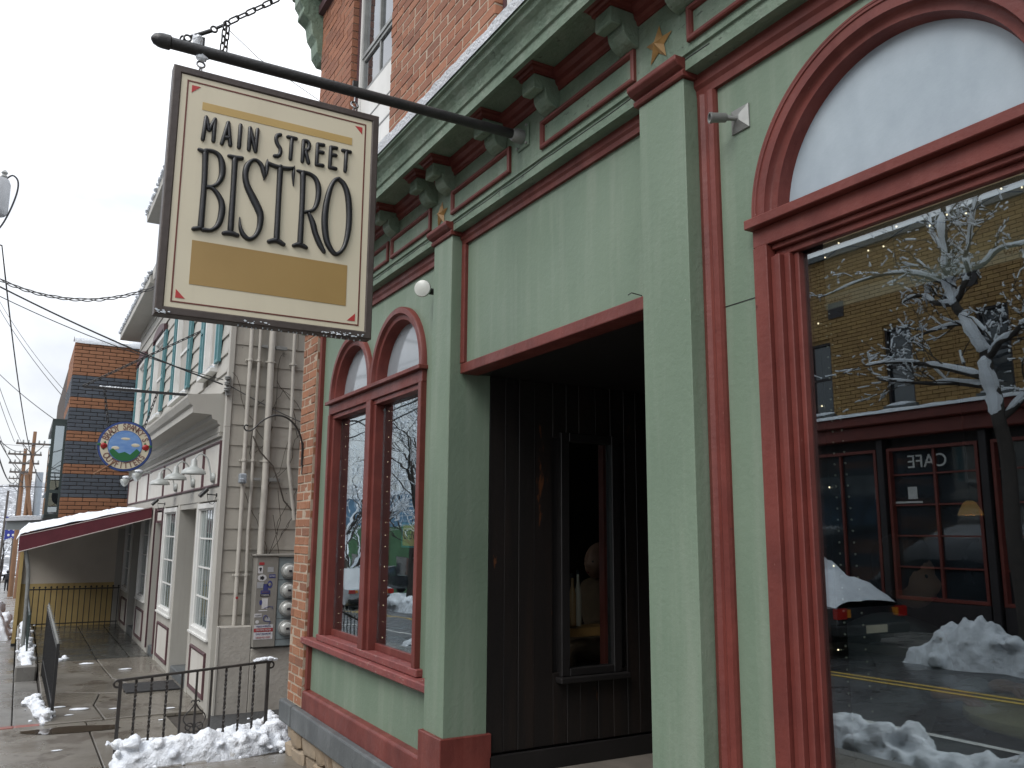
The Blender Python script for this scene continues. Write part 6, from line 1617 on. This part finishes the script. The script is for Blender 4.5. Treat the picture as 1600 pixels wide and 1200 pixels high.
for a, e, c, d in WIN:
    w = build('window', B().sweep(rect_path(a, e, c, d), [(0, FY + .13), (0, FY + .02), (.05, FY + .02), (.05, FY + .13)], XZY, True), 'store_dark', fb)
    build('pane', B().box(a + .04, e - .04, FY + .08, FY + .1, c + .04, d - .04), 'dark_glass', w)
    build('sash', B().box(a + .04, e - .04, FY + .05, FY + .08, (c + d) / 2 - .025, (c + d) / 2 + .025), 'store_dark', w)
    build('sill', B().box(a - .06, e + .06, FY - .1, FY + .02, c - .07, c), 'slate_stone', w)
    build('sill_snow', B().ball(((a + e) / 2, FY - .05, c + .01), .1, 10, 5, (3.5, .6, .5), .3), 'snow', w, smooth=True)
build('vent', B().box(11.9, 12.3, FY - .045, FY + .02, 6.25, 6.6), 'store_dark', fb)
build('vent', B().box(8.9, 9.2, FY - .045, FY + .02, 6.2, 6.5), 'store_dark', fb)
build('parapet', B().box(F0, F1, FY - .12, FY + .3, 7.62, 7.74), 'slate_stone', fb)
build('shop_cornice', B().box(F0, F1, FY - .35, FY + .1, 3.78, 3.98).box(F0, F1, FY - .2, FY + .1, 3.5, 3.779), 'store_red', fb, bevel=.02)
build('shop_back', B().box(F0, F1, FY + .25, FY + .3, -.6, 3.5), 'store_dark', fb)
for i in range(9):
    x = F0 + .1 + i * 2.15
    build('column', B().box(x, x + .14, FY - .08, FY + .2, -.4, 3.5), 'store_dark', fb, bevel=.01)
for i in range(8):
    x = F0 + .3 + i * 2.15
    w = build('shop_window', B().sweep(rect_path(x, x + 1.9, .35, 3.3), [(0, FY + .2), (0, FY - .02), (.06, FY - .02), (.06, FY + .2)], XZY, True), 'store_red', fb)
    build('pane', B().box(x + .05, x + 1.85, FY + .1, FY + .12, .4, 3.25), 'dark_glass', w)
    for k in range(1, 5):
        if i % 3 == 1: break
        build('glazing_bar', B().box(x + .05, x + 1.85, FY + .05, FY + .099, .35 + k * .6, .38 + k * .6), 'store_red', w)
    build('glazing_bar', B().box(x + .9, x + .95, FY + .04, FY + .098, .4, 3.25), 'store_red', w)
    build('stall_riser', B().box(x, x + 1.9, FY - .02, FY + .1, -.4, .34), 'store_dark', w)
snow_strip('snow', F0, F1, FY - .05, FY - .4, 3.985, .09, 41.0, None, .12, label='snow on the red cafe cornice across the street', cat='snow')
cf = lettering('lettering', 'CAFE', .36, 'white_paint', (10.3, FY + .095, 3.0), (1, 0, 0), (0, 0, 1), fb, .004)
cf2 = build('cup_decal', B().extrude([(10.55, 2.28), (10.75, 2.28), (10.75, 2.52), (10.55, 2.52)], lambda p, t: (p[0], t, p[1]), FY + .09, FY + .097).box(10.45, 11.05, FY + .09, FY + .097, 2.2, 2.24), 'white_paint', fb)
build('notice', B().box(11.2, 11.36, FY + .09, FY + .097, 2.1, 2.5).box(11.42, 11.5, FY + .09, FY + .097, 2.3, 2.5).box(11.15, 11.4, FY + .09, FY + .097, 1.2, 1.8), 'st_grey', fb)

def bare_tree(x, y, h, seed, label, spread=1.0, lean=(0, 0), depth=6, snow=True, r0=None, firstfork=.32):
    rt = random.Random(seed); g = thing('bare_tree', (x, y, gz(x)), label, 'tree')
    wood, sn = B(), B()
    r0 = r0 or h * .022
    def grow(p, d, l, r, lev):
        n = 4 if lev < 3 else 3
        pts = [p]; rs = [r]
        for i in range(n):
            d = (d + Vector((rt.uniform(-1, 1), rt.uniform(-1, 1), rt.uniform(-.6, .8))) * .17).normalized()
            p = p + d * (l / n); pts.append(p); rs.append(r * (1 - .38 * (i + 1) / n))
        wood.tube(pts, rs, 7 if lev < 2 else (5 if lev < 4 else 3), cap=False)
        if lev >= depth - 1:
            for _ in range(2):
                e_ = (d + Vector((rt.uniform(-1, 1), rt.uniform(-1, 1), rt.uniform(-.4, .6)))).normalized()
                wood.tube([pts[rt.randrange(1, n + 1)], pts[-1] + e_ * l * rt.uniform(.3, .7)], [rs[-1] * .6, rs[-1] * .3], 3, cap=False)
        if snow and (abs(d.z) < .97):
            q = [a + Vector((0, 0, b_ * .75)) for a, b_ in zip(pts, rs)]
            if rt.random() < (.9 if lev < 4 else .62): sn.tube(q, [max(.013 if lev > 3 else .024, a * 1.0) * rt.uniform(.5, 1.3) for a in rs], 5, cap=True)
        if snow and lev >= depth - 2 and rt.random() < .45:
            for _ in range(2): sn.ball(pts[rt.randrange(1, n)] + Vector((rt.uniform(-.06, .06), rt.uniform(-.06, .06), rt.uniform(0, .03))), rt.uniform(.012, .036), 6, 4, (1.8, 1.5, .9), .8)
        if lev >= depth: return
        k = rt.choice((2, 3)) if lev < 2 else rt.choice((2, 2, 3))
        for i in range(k):
            a = rt.uniform(0, 2 * math.pi); tilt = rt.uniform(.35, .85) * spread
            o_ = d.orthogonal().normalized(); o2 = d.cross(o_)
            nd = (d * math.cos(tilt) + (o_ * math.cos(a) + o2 * math.sin(a)) * math.sin(tilt))
            nd = (nd + Vector((0, 0, .12))).normalized()
            grow(pts[-1] if i < 2 else pts[-2], nd, l * rt.uniform(.62, .82), rs[-1] * rt.uniform(.62, .8), lev + 1)
        if lev < depth - 1:
            nd = (d + Vector((rt.uniform(-1, 1), rt.uniform(-1, 1), .1)) * .9).normalized()
            grow(pts[2], nd, l * .55, rs[2] * .45, lev + 2)
    grow(Vector((x, y, gz(x) - .1)), Vector((lean[0], lean[1], 1)).normalized(), h * firstfork, r0, 0)
    build('trunk', wood, 'bark', g, smooth=True)
    if snow: build('snow_cover', sn, 'snow', g, smooth=True)
    return g
TX, TY = 7.6, 11.2
tg = thing('bare_tree', (TX, TY, gz(TX)), 'bare street tree loaded with snow in front of the yellow brick shop', 'tree')
LIMB = [([(7.60, gz(7.6) - .1), (7.63, 1.5), (7.67, 3.06), (7.74, 3.64), (7.81, 4.27), (7.89, 4.65), (8.15, 5.16), (8.28, 5.46), (8.36, 5.91), (8.35, 6.51), (8.35, 7.03), (8.42, 7.6)], .125, 0),
        ([(8.28, 5.42), (8.72, 5.56), (9.09, 5.81), (9.59, 5.81)], .055, .5), ([(8.28, 5.46), (8.03, 5.63), (7.89, 5.9), (7.82, 6.23), (7.59, 6.7), (7.5, 7.3)], .055, -.5),
        ([(7.89, 4.65), (8.27, 5.09), (9.1, 5.16), (9.75, 5.0)], .045, .7), ([(7.86, 4.09), (8.46, 4.34), (9.07, 4.52), (9.69, 4.54)], .055, -.6),
        ([(7.8, 3.94), (8.44, 4.1), (9.09, 4.2), (10.08, 4.43)], .055, .3), ([(7.82, 4.41), (7.53, 4.58), (7.2, 4.73), (6.85, 4.87), (6.3, 5.2)], .06, -.4),
        ([(8.33, 5.75), (8.85, 6.08), (9.46, 6.22), (10.55, 6.13)], .045, -.3), ([(8.35, 6.23), (8.7, 6.82), (8.92, 7.39)], .04, .5),
        ([(7.87, 5.93), (7.49, 6.17), (7.05, 6.23), (6.5, 6.5)], .045, .4), ([(7.7, 3.4), (7.2, 4.0), (6.7, 4.9), (6.4, 5.9)], .06, .9)]
rt = random.Random(77); wood, sn = B(), B()
def twig(p, d, l, r, lev):
    pts = [p]; rs = [r]
    for i in range(4):
        d = (d + Vector((rt.uniform(-1, 1), rt.uniform(-1, 1), rt.uniform(-.7, .8))) * .22).normalized()
        p = p + d * (l / 4); pts.append(p); rs.append(r * (1 - .17 * (i + 1)))
    wood.tube(pts, rs, 4, cap=False)
    k0 = rt.randrange(0, 3)
    if rt.random() < .72:
        q = [a + Vector((0, 0, b_ + .008)) for a, b_ in zip(pts, rs)][k0:k0 + rt.randrange(2, 4)]
        if len(q) > 1: sn.tube(q, [max(.012, r * 1.25) * rt.uniform(.6, 1.6) for _ in q], 6)
    if lev < 3:
        for _ in range(rt.choice((2, 3, 3))):
            e_ = (d * .7 + Vector((rt.uniform(-1, 1), rt.uniform(-1, 1), rt.uniform(-.5, .7)))).normalized()
            twig(pts[rt.randrange(1, 5)], e_, l * rt.uniform(.5, .8), r * .6, lev + 1)
for P_, r0, off in LIMB:
    S_ = spline([(a, b_) for a, b_ in P_], 5); n_ = len(S_)
    pts = [Vector((a, TY + off * i / n_ + .04 * math.sin(i * .9), b_)) for i, (a, b_) in enumerate(S_)]
    rs = [r0 * (1 - .72 * i / n_) for i in range(n_)]
    wood.tube(pts, rs, 9, cap=False)
    st_ = 12 if off == 0 else 1
    i = st_
    while i < n_ - 2:                                   # snow sits in broken runs along the upper side
        run = rt.randrange(4, 11)
        seg_ = [(pts[k] + Vector((.02 if off == 0 else 0, -.03 if off == 0 else 0, rs[k] * .75)), rs[k] * rt.uniform(.75, 1.2) + .012) for k in range(i, min(n_, i + run))]
        if len(seg_) > 2: sn.tube([q[0] for q in seg_], [seg_[0][1] * .5] + [q[1] for q in seg_[1:-1]] + [seg_[-1][1] * .4], 7)
        i += run + rt.randrange(0, 2)
    for k in range(3 if off == 0 else 2, n_, 2):
        if off == 0 and k < 34: continue
        dd = (pts[min(k + 1, n_ - 1)] - pts[k - 1]).normalized()
        e_ = (dd * .8 + Vector((rt.uniform(-1, 1), rt.uniform(-1, 1), rt.uniform(-.5, .8)))).normalized()
        twig(pts[k], e_, rt.uniform(.35, .75), max(.009, rs[k] * .4), 0 if rt.random() < .6 else 1)
build('trunk', wood, 'bark', tg, smooth=True)
build('snow_cover', sn, 'snow', tg, smooth=True)

bare_tree(24, 11.5, 8.5, 9, 'bare snowy tree further down the far pavement', 1.0, (0, 0), 6)
bare_tree(33, 12.0, 10.0, 12, 'tall bare tree by the snowy lot', 1.0, (0, 0), 6)
bare_tree(44, 13, 10, 15, 'bare tree standing before the blue wall', 1.0, (0, 0), 6)
bare_tree(55, 17.5, 11, 18, 'bare tree at the end of the snowy lot', 1.0, (0, 0), 6)
bare_tree(39, 11.2, 8, 25, 'leaning snow crusted tree near the silver car', .9, (-.12, 0), 5)
bare_tree(29, 10.9, 9.5, 31, 'bare tree between the white house and the silver car', 1.1, (0, 0), 6, False)
bare_tree(36, 13.6, 11, 33, 'spreading bare tree behind the silver car', 1.1, (0, 0), 6, False)

def car(x, y, rz_, mat, label, snowy, L_=4.4, truck=False):
    zc = gz(x) - .13
    g = thing('parked_car', (x, y, zc), label, 'car')
    T = Matrix.Translation((x, y, zc)) @ Matrix.Rotation(rz_, 4, 'Z')
    def tb(b): b.v = [tuple(T @ Vector(v)) for v in b.v]; return b
    h = L_ / 2
    side = [(-h, .45), (-h - .02, .6), (-h + .03, .82), (-h + .9, .93), (-h + 1.55, 1.40), (-h + 1.8, 1.46), (h - 1.35, 1.46), (h - .95, 1.36), (h - .45, .98), (h - .05, .9), (h, .6), (h - .03, .42), (h - .3, .27), (-h + .3, .27)]
    if truck: side = [(-h, .55), (-h, .95), (-h + 1.0, 1.05), (-h + 1.5, 1.65), (-h + 2.6, 1.68), (-h + 2.75, 1.1), (h, 1.08), (h, .5), (h - .3, .4), (-h + .3, .4)]
    b = B()
    nn = len(side); rows = [(-.86, .94), (-.80, 1.0), (.80, 1.0), (.86, .94)]
    vs = []
    for yy, k in rows:
        for px_, pz in side:
            inset = .16 * max(0, (pz - .93) / .53) if pz > .93 else 0
            vs.append((px_ * (k if abs(px_) > h - .2 else 1), yy * (1 - inset), pz if k == 1 else .6 + (pz - .6) * .97))
    fs = []
    for r in range(3):
        for i in range(nn): fs.append((r * nn + i, r * nn + (i + 1) % nn, (r + 1) * nn + (i + 1) % nn, (r + 1) * nn + i))
    fs += [tuple(range(nn)), tuple(3 * nn + i for i in range(nn - 1, -1, -1))]
    b.add(vs, fs); build('body', tb(b), mat, g, smooth=True)
    for sy in (-1, 1):
        wq = [(-h + 1.2, .98), (-h + 1.65, 1.36), (h - 1.35, 1.38), (h - .85, 1.0)] if not truck else [(-h + 1.1, 1.1), (-h + 1.55, 1.58), (-h + 2.5, 1.6), (-h + 2.6, 1.12)]
        build('side_window', tb(B().extrude(wq, lambda p, t: (p[0], t * (1 - .16 * max(0, (p[1] - .93) / .53)), p[1]), sy * .80, sy * .872)), 'dark_glass', g)
        for wx in (-h + .8, h - .8):
            t_ = build('wheel', tb(B().lathe([(.20, -.1), (.30, -.1), (.32, -.06), (.32, .06), (.30, .1), (.20, .1)], (wx, sy * .77, .32), (0, 1, 0), 20)), 'tyre', g, smooth=True)
            build('rim', tb(B().lathe([(.20, -.108), (.16, -.112), (.05, -.115)] if sy < 0 else [(.20, .108), (.16, .112), (.05, .115)], (wx, sy * .77, .32), (0, 1, 0), 16)), 'galv', t_, smooth=True)
        build('tail_light', tb(B().box(-h - .035, -h + .05, sy * .62, sy * .84, .66, .82)), 'tail_red', g)
        build('indicator', tb(B().box(-h - .04, -h + .04, sy * .54, sy * .615, .68, .80)), 'amber', g)
        build('headlight', tb(B().box(h - .08, h + .015, sy * .52, sy * .8, .62, .76)), 'milk_glass', g)
    build('bumper', tb(B().box(-h - .08, -h + .1, -.84, .84, .40, .56).box(h - .1, h + .05, -.84, .84, .38, .54)), 'tyre', g, bevel=.02)
    build('number_plate', tb(B().box(-h - .09, -h - .079, -.25, .25, .43, .55)), 'plate', g)
    if snowy:
        b = B(); n, m = 34, 14; vs = []; fs = []
        def roof(px_):
            for (a, za), (c, zc2) in zip(side[2:10], side[3:10]):
                if a <= px_ <= c: return za + (zc2 - za) * (px_ - a) / (c - a)
            return .82
        for i in range(n + 1):
            px_ = -h + .06 + (L_ - .14) * i / n
            for j in range(m + 1):
                t = j / m * 2 - 1; q = noise.fractal(Vector((px_ * 1.5, t * 1.5, x)), 1, 2, 4)
                ed = min(1, (i + .25) / 4, (n - i + .25) / 4) ** .5 * (1 - abs(t) ** 3) ** .5 if abs(t) < 1 else 0
                vs.append((px_, t * .80 * (1 - .1 * max(0, roof(px_) - .93)), roof(px_) - .03 + ed * (.40 + .16 * q + (.10 if px_ < -h + 1.2 else 0))))
        for i in range(n):
            for j in range(m): a = i * (m + 1) + j; fs.append((a, a + 1, a + m + 2, a + m + 1))
        b.add(vs, fs); build('snow_cover', tb(b), 'snow', g, smooth=True)
car(11.5, 9.9, 0, 'car_dark', 'dark car buried in snow at the far kerb', True)
car(31.5, 8.9, 0, 'car_silver', 'silver car parked further down the far kerb', False)
car(46, 16, rad(75), 'car_dark', 'dark pickup parked on the snowy lot', False, 5.0, True)
car(50, 15.2, rad(80), 'car_silver', 'pale van parked on the snowy lot', False, 4.8, True)
lot = thing('blue_store', (62, 24, gz(62)), 'low blue walled store with a green front beyond the snowy lot', 'building')
build('wall', B().box(40, 80, 22, 30, -4, 4.2), 'blue_wall', lot)
build('green_front', B().box(40, 80, 21.7, 22, -4, 2.0), 'green_wall', lot)
build('roof', B().box(39.5, 80.5, 21.5, 30, 4.2, 4.5), 'snow', lot)
for i in range(8):
    w = build('window', B().box(41 + i * 4.8, 44 + i * 4.8, 21.6, 21.71, -2.2, -.2), 'dark_glass', lot)
def house(x, y, w, d, h, mat, label):
    g = thing('house', (x, y, gz(x)), label, 'house'); z0 = gz(x) - .4
    build('wall', B().box(x - w / 2, x + w / 2, y - d / 2, y + d / 2, z0, z0 + h), mat, g)
    build('roof', B().extrude([(y - d / 2 - .3, z0 + h), (y + d / 2 + .3, z0 + h), (y, z0 + h + d * .38)], lambda p, t: (t, p[0], p[1]), x - w / 2 - .3, x + w / 2 + .3), 'snow', g)
    for k in range(int(w // 2)):
        for zz in (z0 + 1.3, z0 + 4.0):
            if zz + 1.3 < z0 + h:
                build('window', B().box(x - w / 2 + .7 + k * 2, x - w / 2 + 1.6 + k * 2, y - d / 2 - .05, y - d / 2 + .03, zz, zz + 1.3), 'dark_glass', g)
                build('window', B().box(x - w / 2 - .05, x - w / 2 + .03, y - d / 2 + .7 + k * 2, y - d / 2 + 1.6 + k * 2, zz, zz + 1.3), 'dark_glass', g) if k * 2 + 1.6 < d - .4 else None
house(19.5, 18, 9, 9, 6.5, 'white_paint', 'white house with snowy gable across the street')
house(100, 10, 10, 9, 6.0, 'panel_white', 'pale gabled house at the distant bend of the street')
house(110, -6, 9, 10, 6.5, 'brick', 'red brick gabled house at the distant bend of the street')
# distant wooded hill closing the street
b = B(); vs = []; fs = []; nx, ny = 40, 60
for i in range(nx + 1):
    x = 150 + i * 12
    for j in range(ny + 1):
        y = -300 + j * 12
        hh = 42 * max(0, min(1, (x - 150) / 260)) ** .8 * (.55 + .35 * noise.fractal(Vector((x * .006, y * .006, 2)), 1, 2, 4)) + 1.6 * noise.fractal(Vector((x * .08, y * .08, 1)), 1, 2, 4)
        vs.append((x, y, -5.3 + max(0, hh)))
for i in range(nx):
    for j in range(ny): a = i * (ny + 1) + j; fs.append((a, a + ny + 1, a + ny + 2, a + 1))
b.add(vs, fs); build('hill', b, 'forest', kind='structure')
for i, (x, y, h, lab) in enumerate(((84, 5.2, 8, 'snowy bare tree behind the walking person'), (98, 3.6, 9, 'snowy bare tree beyond the leaning pole'), (112, 6.6, 10, 'tallest snowy bare tree at the far bend'), (76, 4.6, 6, 'small snowy bare tree beside the blue banner'))):
    bare_tree(x, y, h, 40 + i, lab, 1.0, (0, 0), 5)
